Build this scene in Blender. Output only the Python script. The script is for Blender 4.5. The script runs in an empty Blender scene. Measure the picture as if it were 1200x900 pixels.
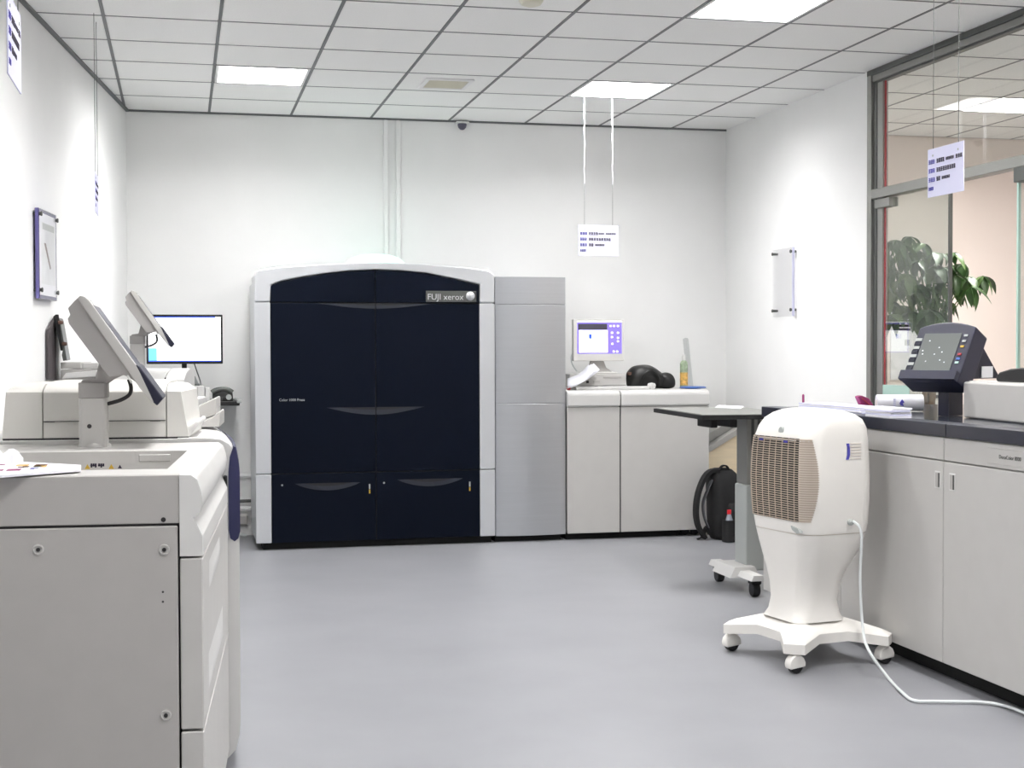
import bpy, bmesh, math, random
from mathutils import Vector, Matrix
from math import sin, cos, pi, radians as RD
random.seed(7)
scene = bpy.context.scene
COL = scene.collection

# ------------------------------------------------------------------ camera
H = 3.14                                   # ceiling height
FPX = 1681.25                              # focal length in pixels of a 1200 px wide frame
YAW, PITCH, ROLL = .2266, -.0235, -.0029
CAM = Vector((.3839, -10.8633, H - 1.7628))
FWD = Vector((sin(YAW)*cos(PITCH), cos(YAW)*cos(PITCH), sin(PITCH)))
_r = Vector((cos(YAW), -sin(YAW), 0)); _u = _r.cross(FWD)
RIGHT = cos(ROLL)*_r + sin(ROLL)*_u
UP = -sin(ROLL)*_r + cos(ROLL)*_u
cam = bpy.data.cameras.new('camera'); cam.sensor_width = 36; cam.lens = FPX/1200*36
cam.clip_start = .05; cam.clip_end = 100
camo = bpy.data.objects.new('camera', cam); COL.objects.link(camo)
camo.matrix_world = Matrix.Translation(CAM) @ Matrix((RIGHT, UP, -FWD)).transposed().to_4x4()
scene.camera = camo

# ------------------------------------------------------------------ world, exposure
w = bpy.data.worlds.new('world'); scene.world = w; w.use_nodes = True
w.node_tree.nodes['Background'].inputs[0].default_value = (.9, .95, 1, 1)
w.node_tree.nodes['Background'].inputs[1].default_value = .3
vs = scene.view_settings
vs.view_transform = 'Standard'; vs.look = 'None'; vs.gamma = 1; vs.use_curve_mapping = False
vs.exposure = 0.0
LAMP_W = 66.0                              # watts of every ceiling lamp
LAMP_SPOTS = [(.6,-1.2),(3.0,-1.2),(3.0,-3.6),(.6,-3.6),(.6,-6.0),(3.0,-6.0),(.6,-8.4),(3.0,-8.4),(1.8,-10.8)]
LAMP_SPOTS_NEXT = [(6.0,-1.2),(6.0,-3.6),(6.0,-6.0)]

# ------------------------------------------------------------------ pixel rays (1200 x 900)
def ray(u, v): return (u-600)/FPX*RIGHT - (v-450)/FPX*UP + FWD
def onY(u, v, Y): d = ray(u, v); return CAM + d*((Y-CAM.y)/d.y)
def onX(u, v, X): d = ray(u, v); return CAM + d*((X-CAM.x)/d.x)
def onZ(u, v, Z): d = ray(u, v); return CAM + d*((Z-CAM.z)/d.z)
def onP(u, v, p, n):
    d = ray(u, v); n = Vector(n); return CAM + d*((Vector(p)-CAM).dot(n)/d.dot(n))
class Frame:
    """a floor frame: px() gives the local (x, z) where a pixel meets the plane local y = ly"""
    def __init__(s, loc, rz):
        s.loc = Vector(loc); s.rz = rz; s.ax = Vector((cos(rz), sin(rz), 0)); s.ay = Vector((-sin(rz), cos(rz), 0))
    def loc_of(s, p): d = p - s.loc; return Vector((d.dot(s.ax), d.dot(s.ay), d.z))
    def px(s, u, v, ly): p = s.loc_of(onP(u, v, s.loc + s.ay*ly, s.ay)); return p.x, p.z
    def pz(s, u, v, z): p = s.loc_of(onZ(u, v, z)); return p.x, p.y

# ------------------------------------------------------------------ materials
def lin(c): c /= 255; return c/12.92 if c <= .04045 else ((c+.055)/1.055)**2.4
def col(r, g, b): return (lin(r), lin(g), lin(b), 1)
MATS = {}
def mat(name, rgb, rough=.5, metal=0, var=0.0, scale=6, bump=0.0, bscale=200, spec=.5, coat=0, emit=None, estr=0, stretch=None):
    m = bpy.data.materials.new(name); m.use_nodes = True; nt = m.node_tree; N = nt.nodes; L = nt.links
    b = N['Principled BSDF']; c = col(*rgb)
    b.inputs['Base Color'].default_value = c; b.inputs['Roughness'].default_value = rough
    b.inputs['Metallic'].default_value = metal; b.inputs['Specular IOR Level'].default_value = spec
    b.inputs['Coat Weight'].default_value = coat
    if emit: b.inputs['Emission Color'].default_value = col(*emit); b.inputs['Emission Strength'].default_value = estr
    tc = None
    if var or bump:
        tc = N.new('ShaderNodeTexCoord'); mp = N.new('ShaderNodeMapping'); L.new(tc.outputs['Object'], mp.inputs['Vector'])
        if stretch: mp.inputs['Scale'].default_value = stretch
    if var:
        nz = N.new('ShaderNodeTexNoise'); nz.inputs['Scale'].default_value = scale; nz.inputs['Detail'].default_value = 5
        L.new(mp.outputs[0], nz.inputs['Vector'])
        rp = N.new('ShaderNodeValToRGB'); rp.color_ramp.elements[0].position = .3; rp.color_ramp.elements[1].position = .7
        rp.color_ramp.elements[0].color = tuple(x*(1-var) for x in c[:3])+(1,)
        rp.color_ramp.elements[1].color = tuple(min(1, x*(1+var)) for x in c[:3])+(1,)
        L.new(nz.outputs['Fac'], rp.inputs['Fac']); L.new(rp.outputs['Color'], b.inputs['Base Color'])
    if bump:
        nb = N.new('ShaderNodeTexNoise'); nb.inputs['Scale'].default_value = bscale; nb.inputs['Detail'].default_value = 3
        L.new(mp.outputs[0], nb.inputs['Vector'])
        bp = N.new('ShaderNodeBump'); bp.inputs['Strength'].default_value = bump; bp.inputs['Distance'].default_value = .002
        L.new(nb.outputs['Fac'], bp.inputs['Height']); L.new(bp.outputs['Normal'], b.inputs['Normal'])
    MATS[name] = m; return m
def glassmat(name, tint, ior=1.5, rough=0.0):
    m = bpy.data.materials.new(name); m.use_nodes = True; nt = m.node_tree; N = nt.nodes; L = nt.links
    for n in list(N): N.remove(n)
    o = N.new('ShaderNodeOutputMaterial'); mx = N.new('ShaderNodeMixShader')
    t = N.new('ShaderNodeBsdfTransparent'); t.inputs[0].default_value = tint
    g = N.new('ShaderNodeBsdfGlossy'); g.inputs['Roughness'].default_value = rough
    lw_ = N.new('ShaderNodeLayerWeight'); lw_.inputs['Blend'].default_value = .5       # facing = 1 - |N.I|, the same on both sides
    pw_ = N.new('ShaderNodeMath'); pw_.operation = 'POWER'; pw_.inputs[1].default_value = 5; L.new(lw_.outputs['Facing'], pw_.inputs[0])
    f0 = ((ior-1)/(ior+1))**2
    f = N.new('ShaderNodeMath'); f.operation = 'MULTIPLY_ADD'; f.inputs[1].default_value = 1-f0; f.inputs[2].default_value = f0; L.new(pw_.outputs[0], f.inputs[0])
    L.new(f.outputs[0], mx.inputs[0]); L.new(t.outputs[0], mx.inputs[1]); L.new(g.outputs[0], mx.inputs[2]); L.new(mx.outputs[0], o.inputs[0])
    MATS[name] = m; return m

mat('wall', (245,245,244), .75, var=.025, scale=1.6, bump=.12, bscale=60)
mat('wall_pink', (247,236,229), .75, var=.02, scale=1.5)
mat('floor', (136,137,141), .40, var=.05, scale=2.2, bump=.03, bscale=120, spec=.4)
mat('tile', (245,245,243), .9, var=.035, scale=140, bump=.25, bscale=220)
mat('tbar', (104,106,108), .5)
mat('lampwhite', (235,235,235), .4)
mat('tube', (255,255,255), .5, emit=(255,255,255), estr=6)
mat('machine', (190,188,185), .45, var=.02, scale=9, bump=.05, bscale=500)
mat('machine_grey', (174,171,168), .5, var=.02, scale=12, bump=.06, bscale=500)
mat('machine_white', (212,211,209), .42, var=.015, scale=8)
mat('scanner', (211,209,204), .45, var=.015, scale=9)
mat('panel_grey_dim', (158,155,153), .5)  # grey darkened for the weaker light on the operator panels' camera side
mat('shadow_grey', (74,68,70), .6)  # tone of the leaning board's shadow, for its stand-in panel
mat('seam', (40,38,40), .6)
mat('press_navy', (5,11,24), .5, spec=.08, bump=.02, bscale=600)
mat('press_navy_lip', (14,20,34), .4)
mat('black', (9,9,11), .55)
mat('silver', (190,192,196), .36, metal=.75, var=.02, scale=3, bump=.03, bscale=90, stretch=(1,1,30))
mat('silver_light', (208,210,213), .36, metal=.5, var=.01, scale=3)
mat('kick', (10,10,11), .8)
mat('navy', (20,22,46), .45)
mat('accent_navy', (34,36,76), .45)
mat('navy_top', (17,20,38), .35, spec=.5)
mat('worktop', (52,56,66), .12, spec=.6)
mat('cream', (232,229,224), .45, var=.01, scale=8)
mat('cream_shade', (224,216,206), .5)
mat('slat', (188,173,158), .5)
mat('grille_dark', (10,9,10), .8)
mat('plastic_grey', (170,174,172), .45)
mat('caster_black', (14,14,18), .5)
mat('cord', (222,226,226), .4)
mat('alu', (150,150,146), .38, metal=.6)
mat('alu_dark', (88,90,88), .4, metal=.5)
mat('red', (150,36,44), .5)
mat('paper', (240,240,246), .7)
mat('paper_blue', (216,216,240), .7)
mat('ink_blue', (70,66,160), .7)
mat('ink_black', (34,26,48), .7)
mat('screen_white', (255,255,255), .3, emit=(250,252,255), estr=1.3)
mat('screen_purple', (120,104,196), .3, emit=(128,112,205), estr=.75)
mat('screen_dark', (60,58,70), .3, emit=(60,58,70), estr=.5)
mat('screen_blue', (60,90,230), .3, emit=(50,90,240), estr=.9)
mat('screen_sky', (110,190,250), .3, emit=(110,190,250), estr=.9)
mat('glow', (220,255,245), .4, emit=(185,255,235), estr=.85)
mat('lcd', (108,112,110), .18, spec=.6)
mat('beige_screen', (216,214,210), .45)
mat('leather', (8,8,7), .48, var=.4, scale=14, bump=.8, bscale=26)
mat('cloth_black', (6,6,9), .8, bump=.3, bscale=150)
mat('cloth_grey', (92,94,98), .85)
mat('red_cap', (214,30,44), .4)
mat('water', (150,156,166), .2)
mat('label_green', (150,166,138), .5, var=.5, scale=30)
mat('label_orange', (214,170,90), .5, var=.4, scale=40)
mat('blue_disc', (66,104,180), .4)
mat('wood', (236,219,188), .5, var=.05, scale=5, stretch=(1,1,8))
mat('pink', (140,44,96), .6)
mat('leaf', (58,92,44), .4, var=.3, scale=7)
mat('leaf_b', (86,116,60), .4, var=.25, scale=7)
mat('trunk', (120,96,70), .8, var=.2, scale=20)
mat('pot', (200,196,190), .5)
mat('soil', (50,40,32), .9)
mat('warn', (196,160,50), .5)
mat('vent_in', (226,223,208), .6)
mat('photo', (226,227,230), .4, var=.08, scale=9)
mat('acrylic_edge', (98,92,150), .2)
mat('frost', (176,206,196), .5)
mat('brown', (88,62,52), .6)
glassmat('glass', (.95,.965,.955,1), 1.65)
glassmat('glass_door', (.80,.83,.81,1), 2.0)
glassmat('acrylic', (.992,.992,.995,1), 1.3)
glassmat('tubeplastic', (.86,.87,.87,1), 1.4, .1)

# ------------------------------------------------------------------ mesh builder
class B:
    def __init__(s): s.bm = bmesh.new()
    def _bev(s, verts, off, seg, ang=25):
        es = set(); s.bm.normal_update()
        for v in verts:
            for e in v.link_edges:
                if len(e.link_faces) == 2 and e.calc_face_angle(0) > RD(ang): es.add(e)
        if es and off > 0: bmesh.ops.bevel(s.bm, geom=list(es), offset=off, segments=seg, profile=.5, affect='EDGES', clamp_overlap=True)
    def box(s, x0, x1, y0, y1, z0, z1, bev=0, seg=2):
        V = [s.bm.verts.new((x, y, z)) for x in (x0, x1) for y in (y0, y1) for z in (z0, z1)]
        for f in ((0,1,3,2),(4,6,7,5),(0,4,5,1),(2,3,7,6),(0,2,6,4),(1,5,7,3)): s.bm.faces.new([V[i] for i in f])
        if bev: s._bev(V, bev, seg)
        return s
    def prism(s, pts, axis, a0, a1, bev=0, seg=2, ang=25):
        def P(p, a):
            return {'y': (p[0], a, p[1]), 'x': (a, p[0], p[1]), 'z': (p[0], p[1], a)}[axis]
        A = [s.bm.verts.new(P(p, a0)) for p in pts]; Z = [s.bm.verts.new(P(p, a1)) for p in pts]
        n = len(pts); fs = [s.bm.faces.new(A), s.bm.faces.new(Z[::-1])]
        for i in range(n): fs.append(s.bm.faces.new((A[i], Z[i], Z[(i+1) % n], A[(i+1) % n])))
        bmesh.ops.recalc_face_normals(s.bm, faces=fs)
        if bev: s._bev(A+Z, bev, seg, ang)
        return s
    def loft(s, rings, caps=True, closed=True):
        R = [[s.bm.verts.new(p) for p in r] for r in rings]; fs = []
        n = len(R[0])
        for a, b in zip(R, R[1:]):
            for i in range(n if closed else n-1):
                fs.append(s.bm.faces.new((a[i], a[(i+1) % n], b[(i+1) % n], b[i])))
        if caps: fs += [s.bm.faces.new(R[0][::-1]), s.bm.faces.new(R[-1])]
        bmesh.ops.recalc_face_normals(s.bm, faces=fs); return s
    def tube(s, pts, r, n=8):
        pts = [Vector(p) for p in pts]; rr = r if isinstance(r, (list, tuple)) else [r]*len(pts); rings = []; up = None
        for i, p in enumerate(pts):
            t = (pts[min(i+1, len(pts)-1)] - pts[max(i-1, 0)]).normalized()
            if up is None: up = Vector((0, 0, 1)) if abs(t.z) < .9 else Vector((1, 0, 0))
            a = t.cross(up).normalized(); b = a.cross(t).normalized(); up = b
            rings.append([p + (a*cos(2*pi*k/n) + b*sin(2*pi*k/n))*rr[i] for k in range(n)])
        return s.loft(rings)
    def lathe(s, prof, c=(0, 0, 0), n=20, axis='z'):
        def P(r, h, k):
            a = 2*pi*k/n
            d = {'z': (r*cos(a), r*sin(a), h), 'x': (h, r*cos(a), r*sin(a)), 'y': (r*sin(a), h, r*cos(a))}[axis]
            return Vector(c)+Vector(d)
        return s.loft([[P(max(r, 1e-4), h, k) for k in range(n)] for r, h in prof])
    def quad(s, a, b, c, d): s.bm.faces.new([s.bm.verts.new(p) for p in (a, b, c, d)]); return s
    def grid(s, pts):
        V = [[s.bm.verts.new(p) for p in r] for r in pts]
        for a, b in zip(V, V[1:]):
            for i in range(len(a)-1): s.bm.faces.new((a[i], a[i+1], b[i+1], b[i]))
        return s
    def mesh(s, name, m, ang=35):
        bmesh.ops.recalc_face_normals(s.bm, faces=list(s.bm.faces)); s.bm.normal_update()
        for f in s.bm.faces: f.smooth = True
        for e in s.bm.edges:
            if len(e.link_faces) == 2 and e.calc_face_angle(0) > RD(ang): e.smooth = False
        me = bpy.data.meshes.new(name); s.bm.to_mesh(me); s.bm.free(); me.materials.append(MATS[m]); return me
    def done(s, name, m, parent=None, world=False, ang=35, **kw):
        return put(name, s.mesh(name, m, ang), parent, world, **kw)
def put(name, me, parent=None, world=False, label=None, cat=None, group=None, kind=None, loc=None, rot=None):
    o = bpy.data.objects.new(name, me); COL.objects.link(o)
    if len(me.polygons) > 6:
        wm = o.modifiers.new('weighted', 'WEIGHTED_NORMAL'); wm.keep_sharp = True; wm.weight = 80
    if parent:
        o.parent = parent
        if world: o.matrix_parent_inverse = parent.matrix_basis.inverted()
    if loc: o.location = loc
    if rot: o.rotation_euler = rot
    return tag(o, label, cat, group, kind)
def tag(o, label=None, cat=None, group=None, kind=None):
    for k, v in (('label', label), ('category', cat), ('group', group), ('kind', kind)):
        if v: o[k] = v
    return o
def thing(name, label, cat, loc=(0, 0, 0), rz=0, group=None):
    o = bpy.data.objects.new(name, None); COL.objects.link(o); o.empty_display_size = .05
    o.matrix_basis = Matrix.Translation(Vector(loc)) @ Matrix.Rotation(rz, 4, 'Z')
    return tag(o, label, cat, group)
def copy_tree(o, parent=None):
    c = o.copy(); COL.objects.link(c); c.parent = parent
    for ch in list(o.children): copy_tree(ch, c)
    return c
def text_mesh(body, size, m, ext=.0004, align='LEFT'):
    cu = bpy.data.curves.new('t', 'FONT'); cu.body = body; cu.size = size; cu.extrude = ext; cu.align_x = align; cu.resolution_u = 3
    o = bpy.data.objects.new('t', cu); COL.objects.link(o)
    dg = bpy.context.evaluated_depsgraph_get(); me = bpy.data.meshes.new_from_object(o.evaluated_get(dg))
    bpy.data.objects.remove(o); bpy.data.curves.remove(cu)
    me.materials.clear(); me.materials.append(MATS[m]); return me
def rrect(w, d, r, n=4, cx=0, cy=0):
    P = []
    for sx, sy, a0 in ((1,1,0),(-1,1,90),(-1,-1,180),(1,-1,270)):
        for k in range(n+1):
            a = RD(a0+90*k/n); P.append((cx+sx*(w/2-r)+r*cos(a), cy+sy*(d/2-r)+r*sin(a)))
    return P
def spline(P, n=8):
    P = [Vector(p) for p in P]; out = []
    for i in range(len(P)-1):
        p0, p1, p2, p3 = P[max(i-1,0)], P[i], P[i+1], P[min(i+2,len(P)-1)]
        for k in range(n):
            t = k/n; out.append(.5*((2*p1)+(p2-p0)*t+(2*p0-5*p1+4*p2-p3)*t*t+(3*p1-p0-3*p2+p3)*t**3))
    return out+[P[-1]]
# ================================================================== the room
WL = .12                                            # the left wall runs askew: X = .006 + WL * Y
XR = 4.655                                          # right wall and glass partition
YEND = -13.0
def wallx(Y): return .006 + WL*Y
B().box(-2.2, 8.8, YEND-.2, .12, -.08, 0).done('floor', 'floor', kind='structure')
B().box(-.2, XR, 0, .12, 0, H).done('wall_back', 'wall', kind='structure')
B().box(XR, 8.8, 0, .12, 0, H).done('wall_next_room_back', 'wall_pink', kind='structure')
B().box(-.1, 0, YEND*1.02, .05, 0, H).done('wall_left', 'wall', kind='structure', loc=(wallx(0), 0, 0), rot=(0, 0, -math.atan(WL)))
B().box(XR, XR+.1, -2.45, 0, 0, H).done('wall_right', 'wall', kind='structure')
B().box(XR, XR+.1, YEND, -7.5, 0, H).done('wall_right_front', 'wall', kind='structure')
B().box(-2.2, 8.8, YEND-.12, YEND, 0, H).done('wall_front', 'wall', kind='structure')
B().box(8.7, 8.8, YEND, 0, 0, H).done('wall_next_room_right', 'wall_pink', kind='structure')
B().box(XR+.1, 8.7, -7.6, -7.5, 0, H).done('wall_next_room_front', 'wall_pink', kind='structure')

# ---- suspended ceiling: slab above, T-bars and single tiles below
ceil = B().box(-2.2, 8.8, YEND-.12, .12, H+.16, H+.2).done('ceiling', 'tile', kind='structure')
T = .6; NX0, NX1 = -2, 13; NY = 11
lamp_cells = {(round(x/T), round(-y/T)) for x, y in LAMP_SPOTS+LAMP_SPOTS_NEXT}
VENT = (3, 2)
tile_me = B().box(.009, T-.009, -T+.009, -.009, 0, .014, .003, 1).mesh('tile', 'tile')
for i in range(NX0, NX1):
    for j in range(NY):
        if (i, j) in lamp_cells or (i, j) == VENT: continue
        put('tile', tile_me, ceil, loc=(i*T, -j*T, H))
far = B()
for i in range(NX0-1, NX1+2):
    for j in range(0, 22):
        if (j < NY and NX0 <= i < NX1) or (i, j) in lamp_cells: continue
        far.box(i*T+.009, (i+1)*T-.009, -(j+1)*T+.009, -j*T-.009, H, H+.014)
far.done('tile_field', 'tile', ceil, kind='stuff')
runner = B().box(-.0085, .0085, YEND, 0, H-.0012, H+.03).mesh('main_runner', 'tbar')
for i in range(NX0-1, NX1+2): put('main_runner', runner, ceil, loc=(i*T, 0, 0))
tee = B().box(-1.9, 8.7, -.0075, .0075, H-.0008, H+.028).mesh('cross_tee', 'tbar')
for j in range(1, 22): put('cross_tee', tee, ceil, loc=(0, -j*T, 0))
# dark shadow-line angle along the walls
B().box(0, XR, -.012, 0, H-.014, H).done('trim_1', 'tbar', kind='structure')
a = math.atan(WL)
B().prism([(wallx(0), 0), (wallx(-9), -9), (wallx(-9)+.022, -9), (wallx(0)+.022, 0)], 'z', H-.016, H).done('trim_2', 'tbar', kind='structure')

# ---- recessed louvre lamps
def make_lamp(name, label, group):
    t = thing(name, label, 'lamp', (0, 0, H), 0, group)
    f = B(); e = .012
    for x0, x1, y0, y1 in ((e,.03,-T+e,-e),(T-.03,T-e,-T+e,-e),(.03,T-.03,-.03,-e),(.03,T-.03,-T+e,-T+.03)): f.box(x0, x1, y0, y1, -.002, .1)
    f.done('housing', 'lampwhite', t)
    B().box(.03, T-.03, -T+.03, -.03, .095, .1).done('reflector', 'lampwhite', t)
    fin = B().box(.03, T-.03, -.0015, .0015, .002, .022).mesh('louvre_fin', 'lampwhite')
    fin2 = B().box(-.0015, .0015, -T+.03, -.03, .002, .022).mesh('louvre_fin', 'lampwhite')
    for k in range(1, 6): put('louvre_fin', fin, t, loc=(0, -.03-k*.09, 0))
    for k in range(1, 3): put('louvre_fin', fin2, t, loc=(.03+k*.18, 0, 0))
    tb = B().lathe([(.012, .05), (.012, T-.05)], (0, 0, .045), 10, 'x').mesh('tube', 'tube')
    for k in range(3): put('tube', tb, t, loc=(0, -.12-k*.18, 0))
    la = bpy.data.lights.new('lamp_light', 'AREA'); la.shape = 'SQUARE'; la.size = T-.07; la.energy = LAMP_W; la.color = (1, .99, .985)
    lo = bpy.data.objects.new('lamp_light', la); COL.objects.link(lo); lo.parent = t; lo.location = (T/2, -T/2, .062)
    return t
lamp0 = make_lamp('ceiling_lamp', 'square recessed ceiling lamp lit white, over the cluttered copier corner by the wide monitor', None)
lamp_labels = {(3.0,-1.2): 'square recessed ceiling lamp lit white, with a paper sign hung from its edge by strings',
               (3.0,-3.6): 'square recessed ceiling lamp lit white above the rolling stand and air cooler'}
for k, (x, y) in enumerate(LAMP_SPOTS):
    o = lamp0 if k == 0 else copy_tree(lamp0); o.location = (x, y, H)
    if (x, y) in lamp_labels: o['label'] = lamp_labels[(x, y)]
    elif k: o['label'] = 'square recessed ceiling lamp farther up the room, beyond the printing machines'; o['group'] = 'ceiling lamps of the front half of the room'
next_light = [c for c in lamp0.children if c.type == 'LIGHT'][0].data.copy(); next_light.energy = LAMP_W*1.55; next_light.color = (1, .96, .92)
for x, y in LAMP_SPOTS_NEXT:
    o = copy_tree(lamp0); o.location = (x, y, H)
    for ch in o.children:
        if ch.type == 'LIGHT': ch.data = next_light
    o['label'] = 'square recessed ceiling lamp of the room behind the glass partition'; o['group'] = 'ceiling lamps behind the glass'

# ---- ceiling vent
t = thing('ceiling_vent', 'small rectangular ceiling vent with beige slats in a white panel', 'vent', (VENT[0]*T, -VENT[1]*T, H))
B().box(.009, T-.009, -T+.009, -.009, 0, .014, .003, 1).done('panel', 'tile', t)
f = B()
for x0, x1, y0, y1 in ((.14,.46,-.16,-.13),(.14,.46,-.47,-.44),(.14,.17,-.44,-.16),(.43,.46,-.44,-.16)): f.box(x0, x1, y0, y1, -.012, 0, .003, 1)
f.done('frame', 'lampwhite', t)
B().box(.17, .43, -.44, -.16, -.004, 0).done('backing', 'vent_in', t)
sl = B().box(.17, .43, -.004, .004, -.011, -.004).mesh('slat', 'vent_in')
for k in range(9): put('slat', sl, t, loc=(0, -.18-k*.03, 0))
# ---- smoke detector just in view
p = onZ(628, 0, H)
B().lathe([(.062, 0), (.062, -.012), (.05, -.03), (.02, -.04), (.001, -.04)], (0, 0, 0), 24).done('smoke_detector', 'vent_in', loc=(p.x-.03, p.y-.02, H),
    label='round beige smoke detector on a ceiling tile', cat='smoke detector')
# ---- security camera at the top of the back wall
p = onY(542, 146, -.06)
t = thing('security_camera', 'tiny dark dome security camera on white bracket under the ceiling', 'camera', (p.x, 0, H))
B().box(-.05, .05, -.08, 0, -.03, -.016, .004, 1).done('bracket', 'lampwhite', t)
B().lathe([(.034, -.03), (.036, -.04), (.03, -.06), (.016, -.074), (.001, -.078)], (0, -.045, 0), 16).done('dome', 'screen_dark', t)
# ---- conduits on the back wall
for u in (452.5, 467):
    x = onY(u, 250, -.02).x
    tag(B().box(x-.017, x+.017, -.025, 0, .0, H-.015, .008, 2).done('conduit', 'wall'), 'white plastic cable conduit running down the back wall behind the press', 'conduit', 'twin conduits on the back wall')
# pipes left of the press, near the floor
for v, r, m in ((557, .016, 'lampwhite'), (596, .018, 'lampwhite'), (587, .012, 'alu_dark')):
    p = onY(290, v, -.03)
    o = B().tube([(.30, -.03, p.z), (1.0, -.03, p.z)], r, 10).done('wall_pipe', m)
    lb = {557: 'thin white pipe along the back wall beside the press, the upper one', 596: 'white pipe along the back wall beside the press, close to the floor', 587: 'grey pipe lying between white pipes beside the press'}[v]
    tag(o, lb, 'pipe', 'pipes beside the press')
B().box(.45, .86, -.05, -.001, .08, .16, .01, 1).done('cable_duct', 'machine_grey', label='grey cable duct low on the back wall next to the press', cat='cable duct')
pts = spline([(.55, -.10, .012), (.66, -.14, .02), (.72, -.10, .05), (.78, -.13, .03), (.84, -.11, .012)], 5)
B().tube(pts, .011, 7).done('power_cable', 'cord', label='white cable coiled on the floor beside the press', cat='cable')

# ---- glass partition
wn = thing('window_1', None, None, (XR, -2.45, 0)); wn['kind'] = 'structure'
def wpart(name, m, y0, y1, z0, z1, x0=0, x1=.06, bev=.003, **kw):
    return B().box(XR+x0, XR+x1, y0, y1, z0, z1, bev, 1).done(name, m, wn, True, **kw)
wpart('post', 'alu', -2.505, -2.45, 0, H, -.012, .07)
wpart('seal', 'alu_dark', -2.545, -2.505, 0, H, .006, .05)
wpart('inner_post', 'alu', -2.615, -2.545, 0, H-.06, .012, .05)
wpart('red_strip', 'red', -2.637, -2.622, 0, H-.06, .02, .03, label='thin red strip along the glass edge')
wpart('top_rail', 'alu_dark', -7.5, -2.45, H-.035, H, -.014, .07)
wpart('top_rail', 'alu', -7.5, -2.505, H-.075, H-.035, -.004, .06)
wpart('top_rail', 'alu_dark', -7.5, -2.505, H-.088, H-.075, .006, .05)
wpart('transom', 'alu', -7.5, -2.505, 2.325, 2.385, -.012, .065)
wpart('pane', 'glass', -7.5, -2.62, 2.385, H-.088, .024, .032, 0, label='clear glass pane above the transom')
wpart('pane', 'glass_door', -3.40, -2.62, .05, 2.318, .022, .034, 0, label='grey tinted glass door pane')
wpart('pane_edge', 'alu_dark', -3.412, -3.396, .05, 2.32, .018, .038, .001)
wpart('door_clamp', 'alu', -2.735, -2.545, 2.262, 2.318, -.006, .058)
wpart('frosted_band', 'frost', -2.95, -2.56, 1.065, 1.155, .018, .0215, 0)
wpart('pane', 'glass', -5.7, -4.10, .05, 2.318, .024, .032, 0, label='clear glass door pane at the doorway edge')
wpart('pane_edge', 'frost', -4.10, -4.085, .05, 2.318, .02, .036, .001)
wpart('door_clamp', 'alu_dark', -4.32, -4.095, 2.25, 2.325, -.008, .06)
wpart('pane', 'glass', -7.4, -5.76, .05, 2.318, .024, .032, 0)
wpart('post', 'alu', -5.76, -5.7, 0, 2.325, 0, .06)
wpart('post', 'alu', -7.5, -7.42, 0, H-.08, 0, .06)
wpart('sill_rail', 'alu_dark', -7.42, -5.7, 0, .05, .01, .05)

# ================================================================== hanging signs
def sign(label, loc, rz, lines, top, ws=.297, hs=.21, white=False, flap=False):
    """a landscape sheet on two strings; loc = middle of its lower edge"""
    t = thing('hanging_sign', label, 'sign', loc, rz)
    B().box(-ws/2, ws/2, -.002, .002, 0, hs, .001, 1).done('card', 'paper_blue', t)
    for sx in (-1, 1):
        x = sx*ws*.35
        if white:
            B().tube([(x, 0, hs-.03), (x+.001, 0, .5)], .0012, 5).done('string', 'alu_dark', t)
            pts = [(x+random.uniform(-.003, .003), random.uniform(-.003, .003), z) for z in [.5+k*(top-.5)/22 for k in range(23)]]
            B().tube(pts, [.0015+.0045*k/22 for k in range(23)], 6).done('glare_string', 'paper', t)  # upper string whitened and thickened to imitate the lamp's glare on it
        else:
            B().tube([(x, 0, hs-.03), (x, 0, top)], .0017, 5).done('string', 'alu_dark', t)
        B().lathe([(.005, -.0035), (.005, .0035)], (x, 0, hs-.03), 10, 'y').done('eyelet', 'plastic_grey', t)
    for k, (blue, black) in enumerate(lines):
        z = hs*(.73-.185*k); rnd = random.Random(k*13+int(abs(loc[0])*100))
        for segs, m in ((blue, 'ink_blue'), (black, 'ink_black')):
            if not segs: continue
            b = B(); ch = hs*.085
            for a0, a1, hgt in segs:                     # runs of characters as fine strokes
                x = a0*ws-ws/2
                while x < a1*ws-ws/2-ch*.5:
                    wch = ch*rnd.uniform(.75, 1.0)*(1 if hgt > .8 else .62); hh = ch*hgt
                    for q in range(3):
                        zz = z+hh*(q-1)*.42; b.box(x, x+wch*rnd.uniform(.6, .95), -.0032, -.002, zz-hh*.1, zz+hh*.1)
                    for q in range(2):
                        xx = x+wch*(.2+.45*q); b.box(xx, xx+wch*.16, -.0032, -.002, z-hh*.5, z+hh*.5)
                    x += wch*1.12
            b.done('text_line', m, t)
    return t
LB = [(.04, .22, 1)]
L3 = [(LB, [(.26, .47, 1), (.50, .64, .7), (.68, .94, .75)]), (LB, [(.26, .80, 1)]), (LB, [(.26, .38, 1), (.41, .66, .7)]), ([(.04, .19, .8)], None)]
L4 = [(LB, [(.26, .48, 1), (.52, .76, .7), (.79, .94, .9)]), (LB, [(.26, .82, 1)]), (LB, [(.26, .38, 1), (.41, .64, .7)]), ([(.04, .19, .8)], None)]
p = onY(701.5, 300, -1.2)
sign('white paper sign with blue and black lines hung from the lamp before the back wall', (p.x, -1.2, p.z), 0, L3, H-p.z, .292, .214, True)
p = CAM + ray(1108, 228)*6.15
sign('white paper sign with blue and black lines hung in front of the glass partition', (p.x, p.y, p.z), -pi/2, L4, H-p.z)
p = CAM + ray(17, 99)*3.72
sign('paper sign with dark lines hanging by left wall above the sunken copier tray', (p.x, p.y, p.z), pi/2, L4, H-p.z)
p = CAM + ray(113.5, 251)*7.6
sign('paper sign hung on long strings over the corner copier near left wall', (p.x, p.y, p.z), pi/2, L3, H-p.z)

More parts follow.
